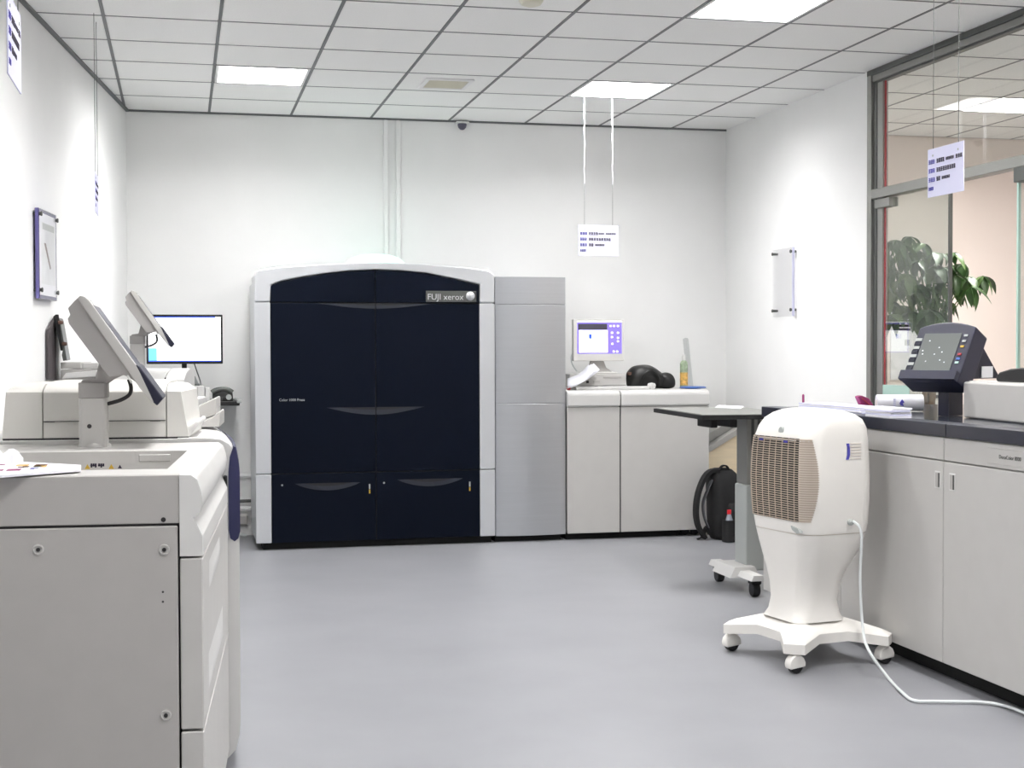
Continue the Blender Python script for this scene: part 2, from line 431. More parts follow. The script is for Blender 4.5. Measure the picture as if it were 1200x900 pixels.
# ================================================================== acrylic holders on the walls
def holder(label, mid, rz, wd, ht, poster):
    t = thing('wall_display', label, 'display frame', mid, rz)
    B().box(-wd/2, wd/2, -.034, -.030, 0, ht, .001, 1).done('front_sheet', 'acrylic', t)
    if poster:
        B().box(-wd/2, wd/2, -.030, -.012, 0, ht, .002, 1).done('back_board', 'acrylic_edge', t)
        B().box(-wd/2+.02, wd/2-.02, -.0305, -.0295, .02, ht-.02).done('poster', 'paper', t)
        B().box(-wd/2+.05, wd/2-.05, -.0312, -.0305, ht*.17, ht*.86).done('picture', 'photo', t)
        B().prism([(-wd*.22, ht*.63), (-wd*.12, ht*.63), (wd*.16, ht*.36), (wd*.1, ht*.35)], 'y', -.0318, -.0312).done('figure', 'brown', t)
        B().box(-wd*.3, wd*.36, -.0318, -.0312, ht*.78, ht*.85).done('band', 'plastic_grey', t)
    else:
        B().box(-wd/2, wd/2, -.024, -.020, 0, ht, .001, 1).done('back_sheet', 'acrylic', t)
        B().box(wd/2-.006, wd/2, -.036, -.018, 0, ht, .001, 1).done('edge', 'paper_blue', t)
    for sx in (-1, 1):
        for z in (.045, ht-.03):
            B().lathe([(.011, -.046), (.013, -.04), (.009, -.036), (.009, 0)], (sx*(wd/2-.02), 0, z), 12, 'y').done('standoff', 'alu_dark', t)
ang = math.atan(-WL)
lw = lambda u, v: onP(u, v, (wallx(0), 0, 0), (1, -WL, 0))
p0, p1 = lw(39, 349), lw(60, 345); m = (p0+p1)/2
holder('clear display frame holding a poster on the left wall', (m.x, m.y, m.z-.02), pi/2+ang, (p1-p0).length, .47, True)
p0, p1 = onX(910, 367, XR), onX(934, 372, XR)
holder('empty clear acrylic holder with four pins on the right wall', (XR, (p0.y+p1.y)/2, 1.615), -pi/2, abs(p0.y-p1.y), .49, False)
# ================================================================== large digital press on the back wall
YF = -.86
def X(u): return onY(u, 480, YF).x
def Z(v, u=440): return onY(u, v, YF).z
xl, xr = X(299), X(580); zb = Z(632.5)
press = thing('printing_press', 'tall navy and silver digital printing press with arched top', 'printing press', ((xl+xr)/2, YF, 0))
def pp(u, v): q = onY(u, v, YF); return (q.x, q.z)
B().box(xl+.004, xr-.004, YF+.03, -.06, zb, Z(330), .008, 2).done('body', 'silver_light', press, True)
B().box(xl+.05, xr-.02, YF+.05, -.10, 0, zb+.02).done('kick_base', 'kick', press, True)
outer = [pp(*q) for q in ((298.5,324),(301.5,316),(330,312),(380,309),(440,307.5),(493,309),(547,313),(573,316.5),(579.5,322))]
inner = [pp(*q) for q in ((317.5,334),(330,329.3),(355,324.5),(380,320.5),(410,317.3),(440,316),(470,317),(500,320),(533,326.8),(562,333.5))]
zs1, zs2 = Z(355), Z(553)
arch = [(xl, zs1+.004)]+outer+[(xr, zs1+.004), (X(562), zs1+.004)]+inner[::-1]+[(X(317.5), zs1+.004)]
B().prism(arch, 'y', YF-.004, YF+.30, .012, 3, 40).done('arch_frame', 'silver_light', press, True)
B().prism([(xl+.03, zs1)]+[(x, z-.012) for x, z in outer[1:-1]]+[(xr-.03, zs1)], 'y', YF+.28, -.06, .01, 2, 40).done('top_cover', 'silver_light', press, True)
for a0, a1, nm in ((xl, X(317.5), 'l'), (X(562), xr, 'r')):
    B().box(a0, a1, YF-.004, YF+.06, zs2+.003, zs1-.001, .006, 2).done('side_strip', 'silver_light', press, True)
    B().box(a0, a1, YF-.004, YF+.06, zb, zs2-.003, .006, 2).done('side_strip', 'silver_light', press, True)
B().box(X(317), X(562.5), YF+.012, YF+.04, zb, Z(325)).done('door_gap', 'black', press, True)
g = .0035; xm = X(440.5); xa, xb = X(317.5)+g, X(562)-g
il = [q for q in inner if q[0] < xm-.02]; ir = [q for q in inner if q[0] > xm+.02]
zt = inner[5][1]
B().prism([(xa, zs1+g)]+[(max(x, xa), z-.006) for x, z in il]+[(xm-g, zt-.006), (xm-g, zs1+g)], 'y', YF-.002, YF+.02, .004, 2, 40).done('top_panel', 'press_navy', press, True)
B().prism([(xm+g, zs1+g), (xm+g, zt-.006)]+[(min(x, xb), z-.006) for x, z in ir]+[(xb, zs1+g)], 'y', YF-.002, YF+.02, .004, 2, 40).done('top_panel', 'press_navy', press, True)
doors = []
for a0, a1 in ((xa, xm-g), (xm+g, xb)):
    doors.append(B().box(a0, a1, YF-.004, YF+.02, zs2+g, zs1-g, .005, 2).done('door', 'press_navy', press, True))
drawers = []
for a0, a1 in ((xa, xm-g), (xm+g, xb)):
    drawers.append(B().box(a0, a1, YF-.004, YF+.02, zb, zs2-g, .005, 2).done('drawer', 'press_navy', press, True))
def child(b, name, m, part, **kw):
    o = b.done(name, m, **kw); o.parent = part
    mw = part.matrix_basis; q = part.parent
    inv = Matrix.Identity(4)
    if q: inv = (q.matrix_basis @ part.matrix_parent_inverse @ part.matrix_basis).inverted()
    else: inv = mw.inverted()
    o.matrix_parent_inverse = inv
    return o
def crescent(part, x0, x1, z, dep, lip):
    """finger recess: dark slot above, lighter scooped lip beneath"""
    n = 14; top = []; bot = []; low = []
    for k in range(n+1):
        s = k/n; x = x0+(x1-x0)*s
        top.append((x, YF-.0045, z)); bot.append((x, YF-.0045, z-dep*sin(pi*s)-.0003)); 
    b = B(); b.grid([top, bot]); child(b, 'handle_slot', 'black', part)
    e = (x1-x0)*.18; A = []; Cc = []
    for k in range(n+1):
        s = k/n; x = x0+(x1-x0)*s; xo = x0-e+(x1-x0+2*e)*s
        A.append((x, YF-.0043, z-dep*sin(pi*s))); Cc.append((xo, YF-.0065, z-(dep+lip)*sin(pi*s)**.8-.0005))
    b = B(); b.grid([A, Cc]); child(b, 'handle_lip', 'press_navy_lip', part)
def half(part, left, z, dep, lip, wdt):
    n = 10; sg = -1 if left else 1; x0 = xm+sg*g
    for nm, m, d0, d1, ex, yy in (('handle_slot', 'black', 0, dep, 1, .0046), ('handle_lip', 'press_navy_lip', dep, dep+lip, 1.35, .0062)):
        A = []; C_ = []
        for k in range(n+1):
            s = k/n; c1 = cos(pi/2*s)
            A.append((x0+sg*wdt*s, YF-.0045, z-d0*c1)); C_.append((x0+sg*wdt*ex*s, YF-yy, z-d1*c1-.0004))
        b = B(); b.grid([A, C_]); child(b, nm, m, part)
zh = Z(477)
half(doors[0], True, zh, .018, .035, (xm-X(398))); half(doors[1], False, zh, .018, .035, (xm-X(398)))
half(doors[0], True, zs1-g-.002, .012, .022, (xm-X(392))); half(doors[1], False, zs1-g-.002, .012, .022, (xm-X(392)))
crescent(drawers[0], X(355), X(412), Z(564.5), .022, .030); crescent(drawers[1], X(475), X(532), Z(562.5), .022, .030)
for d, us in ((drawers[0], (330, 432.5)), (drawers[1], (449.5, 550))):
    u0, u1 = us
    child(B().lathe([(.007, -.0015), (.007, .001)], (X(u0), YF-.0045, Z(566)), 10, 'y'), 'screw', 'plastic_grey', d)
    child(B().box(X(u1)-.005, X(u1)+.005, YF-.0065, YF-.004, Z(573), Z(567)), 'indicator', 'plastic_grey', d)
    child(B().box(X(u1)-.005, X(u1)+.005, YF-.0065, YF-.004, Z(578), Z(573.5)), 'indicator', 'warn', d)
# name plate with lettering and ball emblem
b = B().box(X(499.5), X(558.5), YF-.007, YF-.002, Z(354, 530), Z(341, 530), .002, 1); plate = b.done('name_plate', 'alu_dark', press, True, label='grey name plate with silver lettering')
me = text_mesh('FUJI xerox', .056, 'silver_light')
o = put('lettering', me, press, True, kind='stuff'); o.location = (X(501), YF-.0075, Z(351.3, 530)); o.rotation_euler = (pi/2, 0, 0)
x1 = max(v.co.x for v in me.vertices); s_ = (X(543.5)-X(501))/x1; o.scale = (s_, s_, 1)
B().lathe([(.001, -.018), (.018, -.015), (.029, -.007), (.032, 0)], (X(551.5), YF-.007, Z(347, 550)), 20, 'y').done('ball_emblem', 'silver_light', press, True)
me = text_mesh('Color 1000 Press', .028, 'plastic_grey'); o = put('model_lettering', me, press, True, kind='stuff')
x1 = max(v.co.x for v in me.vertices); s_ = (X(357)-X(327))/x1
o.location = (X(327), YF-.0046, Z(470, 340)); o.rotation_euler = (pi/2, 0, 0); o.scale = (s_, s_, 1)
# lit dome on top
c = onY(440, 306, -.42)
b = B(); R_ = .215
b.lathe([(R_, 0), (R_*.97, .025), (R_*.8, .055), (R_*.5, .075), (.001, .083)], (c.x, -.40, onY(440, 309, -.40).z-.012), 28)
b.done('status_dome', 'glow', press, True, label='glowing pale green dome light on top')

# ---- brushed silver unit
xs0, xs1 = X(581.5), X(664)
su = thing('silver_press_module', 'plain brushed silver cabinet module joined to right of navy press', 'machine cabinet', ((xs0+xs1)/2, YF, 0))
zt_ = Z(324, 620); zb2 = Z(628, 620)
B().box(xs0+.002, xs1-.002, YF+.03, -.08, zb2+.004, zt_-.004, .004, 1).done('body', 'silver', su, True)
B().box(xs0, xs1-.03, YF+.06, -.12, 0, zb2+.01).done('kick_base', 'kick', su, True)
def bulged(z0, z1):
    n = 14; F_ = []
    for k in range(n+1):
        s = k/n; F_.append((xs0+(xs1-xs0)*s, YF+.028-.03*(sin(pi*s)**.8)))
    P_ = F_+[(xs1, YF+.04), (xs0, YF+.04)]
    B().prism(P_, 'z', z0, z1, .002, 1, 50).done('front_panel', 'silver', su, True)
zz = [zb2, Z(473, 620), Z(357, 620), zt_]
for k in range(3): bulged(zz[k]+.002, zz[k+1]-.002)

# ---- white stacker cabinet with bullnose top
xc0, xd, xc1 = X(665), X(727), X(831)
st = thing('stacker_cabinet', 'low off-white stacker cabinet with rounded top edge right of the press', 'machine cabinet', ((xc0+xc1)/2, YF, 0))
ztop = Z(457.5, 745); zlip = Z(476, 745); zb3 = Z(623, 745)
B().box(xc0+.004, xc1-.004, YF+.025, -.05, zb3+.004, ztop-.02).done('body', 'machine', st, True)
for a0, a1 in ((xc0, xd-.004), (xd+.004, xc1)):
    prof = [(-.05, ztop), (YF+.03, ztop), (YF-.002, ztop-.012), (YF-.018, ztop-.04), (YF-.014, zlip+.012), (YF, zlip), (YF+.03, zlip), (-.05, zlip)]
    B().prism(prof, 'x', a0, a1, .006, 2, 50).done('top_cover', 'machine_white', st, True)
    B().box(a0, a1, YF, YF+.025, zb3, zlip-.004, .005, 2).done('door', 'machine', st, True)
B().box(xd-.004, xd+.004, YF+.004, YF+.03, zb3, ztop-.03).done('gap', 'seam', st, True)
B().box(xc0, xc1-.22, YF+.06, -.12, 0, zb3+.01).done('kick_base', 'kick', st, True)
for x in (xc1-.08, xc1-.16):
    B().lathe([(.03, -.012), (.03, .012)], (x, YF+.09, .03), 14, 'y').done('caster', 'caster_black', st, True)
    B().box(x-.008, x+.008, YF+.08, YF+.10, .03, zb3+.01).done('caster_fork', 'alu_dark', st, True)

# ================================================================== things on the stacker
zc = ztop
def Xp(u, Y): return onY(u, 420, Y).x
YM = -.46
x0, x1 = Xp(667, YM), Xp(732.5, YM)
t = thing('control_box', 'flat pale grey computer box under the small purple-screen monitor', 'computer', ((x0+x1)/2, YM, zc))
zk = onY(700, 438, YM).z
B().box(x0, x1, YM-.02, -.14, zc+.028, zk, .004, 1).done('case', 'machine', t, True)
B().box(x0-.0, Xp(752, YM), YM-.19, YM-.105, zc, zc+.024, .006, 2).done('keyboard_tray', 'machine_white', t, True)
for k, (u0, u1, v0, v1, m) in enumerate(((682, 699, 442, 445, 'machine_grey'), (707, 728, 441.5, 443.5, 'machine_grey'), (687, 690, 446, 449, 'seam'), (695, 703, 446, 448.5, 'machine_grey'), (677, 684, 446, 449, 'machine_grey'))):
    B().box(Xp(u0, YM-.022), Xp(u1, YM-.022), YM-.023, YM-.019, onY(700, v1, YM-.022).z, onY(700, v0, YM-.022).z).done('front_button', m, t, True)
# small monitor
YM2 = YM+.06
t = thing('small_monitor', 'small square off-white monitor showing a purple and white screen', 'monitor', (Xp(702, YM2), YM2, zk))
q = lambda u, v, y=YM2: onY(u, v, y)
B().box(q(672, 400).x, q(731.5, 400).x, YM2, YM2+.045, q(700, 423).z, q(700, 374).z, .006, 2).done('bezel', 'beige_screen', t, True)
B().box(q(680, 400).x, q(724, 400).x, YM2+.045, YM2+.10, q(700, 417).z, q(700, 380).z, .02, 2).done('rear_housing', 'beige_screen', t, True)
def panel(u0, u1, v0, v1, m, nm, dy): B().box(q(u0, 400).x, q(u1, 400).x, YM2-dy, YM2+.001, q(700, v1).z, q(700, v0).z).done(nm, m, t, True)
panel(676.5, 728.5, 377, 414.5, 'screen_purple', 'screen', .0010)
panel(678.5, 712, 387, 413, 'screen_white', 'window_area', .0016)
panel(677.5, 711.5, 379.5, 386.5, 'screen_dark', 'title_bar', .0016)
panel(690, 693.5, 391.5, 397, 'screen_blue', 'icon', .0022)
panel(676.5, 728.5, 376.3, 377.6, 'screen_white', 'top_line', .0016)
for (a, c_) in ((714.5, 381), (718.5, 381), (723, 381), (716, 389), (723, 389), (716, 394), (723, 395), (716.5, 402), (723, 399), (718, 411), (722, 411)):
    panel(a, a+2.2, c_, c_+2, 'screen_white', 'icon', .0016)
B().prism([q2 for q2 in [(q(u, v).x, q(u, v).z) for u, v in ((694, 423), (709, 423), (712, 431), (720, 436.5), (686, 436.5), (692, 431))]], 'y', YM2+.03, YM2+.07, .005, 2).done('stand', 'machine_grey', t, True)
B().box(q(684, 430).x, q(722, 430).x, YM2-.02, YM2+.14, zk, zk+.012, .004, 1).done('foot', 'beige_screen', t, True)
B().tube(spline([tuple(q(673, 412, YM2+.05)), tuple(q(669.5, 418, YM2+.06)), tuple(q(671, 427, YM2+.07)), tuple(q(676, 435, YM2+.08))], 5), .006, 6).done('cable', 'cord', t, True)
# loose papers drooping over the silver module edge
def sheet(name, label, m, pts, th=.004, cat='paper', group=None):
    b = B(); b.loft([[Vector(p) for p in pts], [Vector(p)+Vector((0, 0, th)) for p in pts]]); return b.done(name, m, label=label, cat=cat, group=group)
pa = [onY(665.5, 449, YM-.10), onY(696, 430, YM-.10), onY(701.5, 434, YM-.16), onY(670, 453, YM-.16)]
t = thing('paper_sheaf', 'curled sheaf of white papers leaning before the small purple-screen monitor', 'paper', (Xp(680, YM-.14), YM-.14, zc))
for k in range(3):
    b = B(); gr = []
    for i in range(7):
        s = i/6; r_ = []
        for j in range(2):
            uu = 665+s*((31, 38)[j]-k*3); vv = (444, 453.5)[j]+k*.8-(18, 20)[j]*s+(2.5, 4)[j]*sin(pi*s)
            yy = (YM-.05, YM-.22)[j]; p = onY(uu, vv, yy); r_.append(p)
        gr.append(r_)
    b.grid(gr); o = b.done('sheet', 'paper', t, True); md = o.modifiers.new('s', 'SOLIDIFY'); md.thickness = .003
B().box(Xp(664.8, -.62), Xp(668, -.62), -.64, -.60, zc, zc+.03, .006, 2).done('red_cap', 'red_cap', label='small dark red cap on the cabinet under the curled papers', cat='cap')

# black leather bag lying on the cabinet
def blob(sections, n=18, noise=.0, seed=1):
    """sections: (centre, (half x, half z or y), ...) rings along x"""
    rnd = random.Random(seed); rings = []
    for (c, ry, rz_, fl) in sections:
        r = []
        for k in range(n):
            a = 2*pi*k/n; s = sin(a); zz_ = c[2]+rz_*(s if s > 0 else s*fl)
            r.append(Vector((c[0]+rnd.uniform(-noise, noise), c[1]+ry*cos(a)+rnd.uniform(-noise, noise), zz_+rnd.uniform(-noise, noise)*(s > -.5))))
        rings.append(r)
    return rings
YB = -.42
bx = lambda u: Xp(u, YB)
t = thing('leather_bag', 'slumped black leather bag on the white cabinet beside the monitor', 'bag', (bx(760), YB, zc))
hz = lambda v: onY(755, v, YB).z
def bsec(u, v_top, ry, v_bot=456.0):
    zt2 = hz(v_top); zb_ = max(zc+.001, hz(v_bot)); c = (zt2+zb_)/2; return ((bx(u), YB, c), ry, (zt2-zb_)/2, 1.0)
b = B(); b.loft(blob([bsec(734.5, 437, .03, 452), bsec(737, 432, .075), bsec(741, 429, .105), bsec(750, 427.5, .12), bsec(759, 427, .12), bsec(764, 428.5, .11), bsec(769, 433, .105), bsec(774, 436, .09), bsec(777, 440, .06), bsec(778.5, 445, .02, 452)], 18, .006, 3))
o = b.done('body', 'leather', t, True, 60); md = o.modifiers.new('s', 'SUBSURF'); md.levels = md.render_levels = 2
b = B(); b.loft(blob([((bx(768), YB-.03, hz(447)), .02, .04, 1), ((bx(772), YB-.04, hz(446)), .055, .062, 1), ((bx(779), YB-.04, hz(445.5)), .07, .066, 1), ((bx(785), YB-.04, hz(446.5)), .06, .058, 1), ((bx(789.5), YB-.03, hz(449)), .03, .03, 1)], 16, .004, 5))
o = b.done('pocket', 'leather', t, True, 60); md = o.modifiers.new('s', 'SUBSURF'); md.levels = md.render_levels = 2
B().tube(spline([(bx(745), YB-.115, hz(448)), (bx(749), YB-.13, hz(438)), (bx(757), YB-.13, hz(434)), (bx(765), YB-.12, hz(440)), (bx(768), YB-.11, hz(450))], 6), .007, 7).done('handle', 'leather', t, True)
B().box(bx(733.2), bx(738), YB-.06, YB-.03, hz(439.5), hz(436), .004, 1).done('buckle', 'brown', t, True)
# white cup, bottle, tube, blue disc
p = onY(763.5, 456, -.62)
t = thing('paper_cup', 'small white bowl in front of the black bag', 'bowl', (p.x, -.62, zc))
B().lathe([(.022, 0), (.03, .012), (.033, .03), (.026, .045), (.001, .05)], (0, 0, 0), 18).done('bowl', 'machine_white', t)
p = onY(801.5, 456, -.45); k_ = 10.6/FPX
t = thing('spray_bottle', 'green and yellow labelled bottle with white cap standing on the cabinet', 'bottle', (p.x, -.45, zc))
hb = onY(801.5, 424, -.45).z-zc
B().lathe([(.027, 0), (.030, .006), (.030, hb*.92), (.024, hb), (.013, hb+.012), (.001, hb+.012)], (0, 0, 0), 18).done('bottle_body', 'label_green', t)
B().lathe([(.0306, hb*.12), (.0306, hb*.6)], (0, 0, 0), 18).done('label_band', 'label_orange', t)
B().lathe([(.014, hb+.01), (.016, hb+.02), (.016, hb+.04), (.012, hb+.054), (.001, hb+.056)], (0, 0, 0), 14).done('cap', 'machine_white', t)
B().tube([tuple(onY(809, 452.5, -.33)), tuple(onY(803.5, 398, -.03))], .022, 12).done('plastic_tube', 'tubeplastic', label='clear plastic tube leaning on the wall behind the bottle', cat='tube')
p = onY(812, 455.5, -.56)
t = thing('blue_disc', 'flat blue lid lying beside the labelled bottle', 'lid', (p.x, -.56, zc))
B().lathe([(.001, .004), (.095, .004), (.103, .010), (.09, .017), (.001, .019)], (0, 0, 0), 26).done('lid', 'blue_disc', t)
B().lathe([(.06, 0), (.062, .005)], (0, 0, 0), 20).done('rim', 'blue_disc', t)

# ================================================================== slanted wooden desk and backpack right of the stacker
YD = -.42
pd = lambda u, v: (onY(u, v, YD).x, onY(u, v, YD).z)
xw0 = pd(828, 500)[0]; xw1 = XR-.012
t = thing('slanted_desk', 'pale wooden desk with sloped grey rim between the stacker and right wall', 'desk', ((xw0+xw1)/2, YD, 0))
za = pd(832, 529)[1]; zb_ = pd(861, 511)[1]; sl = (zb_-za)/(pd(861, 500)[0]-pd(832, 500)[0])
top = lambda x: za+sl*(x-pd(832, 500)[0])
B().prism([(xw0, 0), (xw1, 0), (xw1, top(xw1)), (xw0, top(xw0))], 'y', YD, -.05, .004, 1).done('side_panel', 'wood', t, True)
B().prism([(xw0, top(xw0)), (xw1, top(xw1)), (xw1, top(xw1)+.05), (xw0, top(xw0)+.05)], 'y', YD-.02, -.04, .006, 2).done('rim', 'machine_grey', t, True)
B().prism([(xw0, top(xw0)+.052), (xw1, top(xw1)+.052), (xw1, top(xw1)+.125), (xw0, top(xw0)+.125)], 'y', YD+.06, -.04, .006, 2).done('lid', 'alu', t, True)
# backpack
YK = -1.08
kx = lambda u: onY(u, 600, YK).x
kz = lambda v: onY(845, v, YK).z - onY(845, 637.5, YK).z
t = thing('backpack', 'black backpack with loose shoulder strap standing on the floor by the stacker', 'backpack', (kx(845), YK, 0))
rings = []
for v, ua, ub, hy in ((637.5, 838, 872, .10), (632, 835.5, 874, .125), (615, 834.5, 875, .135), (595, 834, 874, .135), (580, 833, 872, .125), (568, 832.5, 868, .11), (560, 833, 863, .085), (556, 836, 859, .055), (554.5, 840, 855, .02)):
    xa_, xb_ = kx(ua), kx(ub); rings.append([Vector((x, YK+.05+y, kz(v)+.001)) for x, y in rrect(xb_-xa_, hy*2, min(hy, (xb_-xa_)/2)*.7, 4, (xa_+xb_)/2, 0)])
o = B().loft(rings).done('body', 'cloth_black', t, True, 60)
rings = []
for v, ua, ub, hy in ((634, 848, 880, .03), (620, 846, 882, .05), (602, 846, 882, .05), (594, 849, 880, .02)):
    xa_, xb_ = kx(ua), kx(ub); rings.append([Vector((x, YK-.085+y, kz(v))) for x, y in rrect(xb_-xa_, hy*2, hy*.8, 4, (xa_+xb_)/2, 0)])
B().loft(rings).done('front_pocket', 'cloth_black', t, True, 60)
def strap(pts, wd, th, nm, m):
    """flat strap following pts in x, z; broad along y"""
    P_ = spline(pts, 6); rings = []
    for i, p in enumerate(P_):
        tg = (P_[min(i+1, len(P_)-1)]-P_[max(i-1, 0)]).normalized(); nn = Vector((0, 1, 0)); bb = tg.cross(nn).normalized()
        rings.append([p+nn*wd+bb*th, p-nn*wd+bb*th, p-nn*wd-bb*th, p+nn*wd-bb*th])
    B().loft(rings).done(nm, m, t, True)
sp = lambda u, v, y=YK: (kx(u), y, kz(v)+.005)
strap([sp(842, 558), sp(833, 558), sp(825, 566), sp(818, 584), sp(815.5, 604), sp(817.5, 620), sp(822.5, 630), sp(826, 636)], .035, .012, 'shoulder_strap', 'cloth_black')
strap([sp(834, 568), sp(829, 580), sp(824, 595), sp(825, 610), sp(830, 624)], .02, .004, 'strap_lining', 'cloth_grey')
strap([sp(824, 630), sp(827, 624), sp(831, 632)], .015, .006, 'strap_end', 'cloth_black')
strap([sp(817, 637), sp(822, 635), sp(826, 630), sp(827, 622)], .012, .004, 'strap_end', 'cloth_black')
strap([sp(843, 557), sp(846, 552.5), sp(851, 552.5), sp(854, 557)], .012, .006, 'top_loop', 'cloth_black')
b = (onY(854.5, 610, YK-.17).x, YK-.17)
B().loft([[Vector((b[0]+x, b[1]+y, z)) for x, y in rrect(.085, .085, .03, 4, 0, .012)] for z in (.004, kz(617), kz(612))]).done('side_pocket', 'cloth_black', t, True, 60)
t2 = thing('water_bottle', 'small plastic bottle with red cap stuck in the backpack pocket', 'bottle', (b[0], b[1], 0))
h0 = kz(604)
B().lathe([(.024, 0), (.027, .01), (.027, h0*.75), (.012, h0), (.001, h0)], (0, 0, 0), 16).done('bottle_body', 'water', t2)
B().lathe([(.015, h0-.005), (.015, h0+.025), (.001, h0+.026)], (0, 0, 0), 14).done('cap', 'red_cap', t2)
# ================================================================== copier row on the left
RA = -math.atan(.078)
FA = Frame((.431, -7.33, 0), RA)
LA = 1.25; ZA = 1.08
ua = thing('copier_tray_unit', 'near-side pale copier unit with sunken tray and screwed side plate', 'copier', FA.loc, RA)
s1 = FA.px(100, 617, 0)[1]; s2 = FA.px(225, 653, 0)[1]; s3 = FA.px(225, 856, 0)[1]
XF = -.054
B().box(-.84, XF-.004, .008, LA, .06, ZA-.11).done('core', 'seam', ua)
B().box(-.84, XF, 0, .02, s1+.003, ZA, .004, 2).done('upper_side', 'machine_grey', ua)
side = B().box(-.84, XF-.005, -.002, .012, .07, s1-.003, .003, 1).done('side_plate', 'machine_grey', ua)
for u, v in ((45, 644), (192.5, 644), (194.5, 838)):
    x, z = FA.px(u, v, 0)
    B().lathe([(.0135, 0), (.0125, -.003), (.010, -.0035), (.009, -.001), (.004, -.001), (.001, -.003)], (x, -.002, z), 16, 'y').done('screw', 'machine', side)
    B().lathe([(.005, -.0035), (.005, -.001)], (x, -.002, z), 10, 'y').done('screw_socket', 'seam', side)
for u, v, r in ((191, 693.5, .0028), (191, 705, .0028)):
    x, z = FA.px(u, v, 0); B().lathe([(r, -.0008), (r, .0)], (x, -.002, z), 8, 'y').done('screw_hole', 'seam', side)
x, z = FA.px(191.5, 609, 0); B().lathe([(.006, -.001), (.006, .001)], (x, -.0005, z), 10, 'y').done('cable_hole', 'seam', ua)
# top deck with the sunken tray
rx, ry0 = FA.pz(196, 549.5, ZA); rx2, ry1 = FA.pz(219, 528, ZA); rz_ = ZA-.10
d = B()
d.box(-.84, rx, .02, ry0, rz_-.01, ZA); d.box(rx, XF, .02, LA, rz_-.01, ZA); d.box(-.84, rx, ry1, LA, rz_-.01, ZA); d.box(-.84, -.80, ry0, ry1, rz_-.01, ZA)
d.box(-.80, rx, ry0, ry1, rz_-.02, rz_)
d.done('top_deck', 'machine', ua)
x0, z0 = FA.px(163, 541, ry1); x1, z1 = FA.px(200, 532, ry1)
B().box(x0, x1, ry1-.006, ry1, z0, z1, .002, 1).done('latch_plate', 'machine', ua)
for u, m in ((93, 'ink_black'), (102.5, 'warn'), (130.5, 'warn'), (140.5, 'ink_black')):
    x, z = FA.px(u, 547, ry1); s = .008 if m == 'warn' else .006
    B().prism([(x-s, z-s*.8), (x+s, z-s*.8), (x, z+s)], 'y', ry1-.0012, ry1).done('warning_mark', m, ua)
b = B(); 
for k, u in enumerate((107, 109.5, 112, 116, 118.5, 121)):
    x, z = FA.px(u, 545.5, ry1); b.box(x-.002, x+.003, ry1-.001, ry1, z-.006+(k % 2)*.003, z+.006); b.box(x-.003, x+.001, ry1-.001, ry1, z-.001, z+.002)
b.done('printed_mark', 'ink_black', ua)
# bullnose operator edge with finger groove
prof = [(XF, ZA), (-.026, ZA-.001), (-.012, ZA-.012), (-.003, ZA-.040), (.0, ZA-.062), (-.003, ZA-.085), (-.012, ZA-.100), (-.023, ZA-.103), (-.014, ZA-.118), (-.001, ZA-.148), (0, ZA-.152), (0, s2+.003), (XF, s2+.003)]
B().prism(prof, 'y', -.002, LA, 0).done('edge_cover', 'machine_white', ua, ang=50)
dr = B().box(XF, 0, -.002, LA, s3+.003, s2-.003, .003, 1).done('front_door', 'machine', ua)
B().box(XF, 0, -.002, LA, .07, s3-.003, .003, 1).done('lower_door', 'machine', ua)
def scoop(part, y, z, hh, ln):
    b = B(); b.loft([[Vector((0, y-ln/2, z+hh)), Vector((0, y+ln/2, z+hh)), Vector((0, y+ln/2, z-hh)), Vector((0, y-ln/2, z-hh))],
                     [Vector((.006, y-ln*.3, z+hh*.4)), Vector((.006, y+ln*.3, z+hh*.4)), Vector((.004, y+ln*.35, z-hh*.7)), Vector((.004, y-ln*.35, z-hh*.7))]])
    b.done('pull_lip', 'machine_white', part)
scoop(dr, .5, .80, .035, .5); scoop(dr, .55, .56, .045, .7)
for x in (-.75, -.12):
    for y in (.12, LA-.12): B().lathe([(.04, -.02), (.04, .02)], (x, y, .04), 14, 'x').done('caster', 'caster_black', ua); B().box(x-.03, x+.03, y-.03, y+.03, .05, .07).done('caster_plate', 'alu_dark', ua)
# loose print and crumpled film on the tray
t = thing('printed_sheet', 'colourful printed sheet overhanging the sunken tray edge', 'paper', (FA.loc_of(FA.loc).x, 0, ZA)); t.location = (.05, -7.2, ZA)
c = [onZ(-25, 562, ZA+.004), onZ(95, 552.5, ZA+.004), onZ(95, 547.5, ZA+.004), onZ(-25, 541, ZA+.004)]
B().loft([[p for p in c], [p+Vector((0, 0, .006)) for p in c]]).done('sheet', 'paper', t, True)
rnd = random.Random(4)
for k in range(16):
    s = rnd.uniform(.05, .66); q = rnd.uniform(.25, .8); p = (c[0].lerp(c[1], s)).lerp(c[3].lerp(c[2], s), q); e = rnd.uniform(.006, .016)
    B().box(p.x-e, p.x+e, p.y-e*1.5, p.y+e*1.5, p.z+.006, p.z+.0072).done('print_patch', ('pink', 'ink_blue', 'label_orange', 'photo', 'brown')[k % 5], t, True)
b = B(); P_ = []
for i in range(8):
    r = []
    for j in range(6):
        p = onZ(-12+i*5.6, 545-j*1.7, ZA+.006); r.append(Vector((p.x, p.y, ZA+.006+rnd.uniform(.004, .03)*(1 if 0 < i < 7 and 0 < j < 5 else .2))))
    P_.append(r)
b.grid(P_); o = b.done('film', 'paper', None, ang=10, label='crumpled white wrapping film lying on the printed sheet', cat='wrapping')

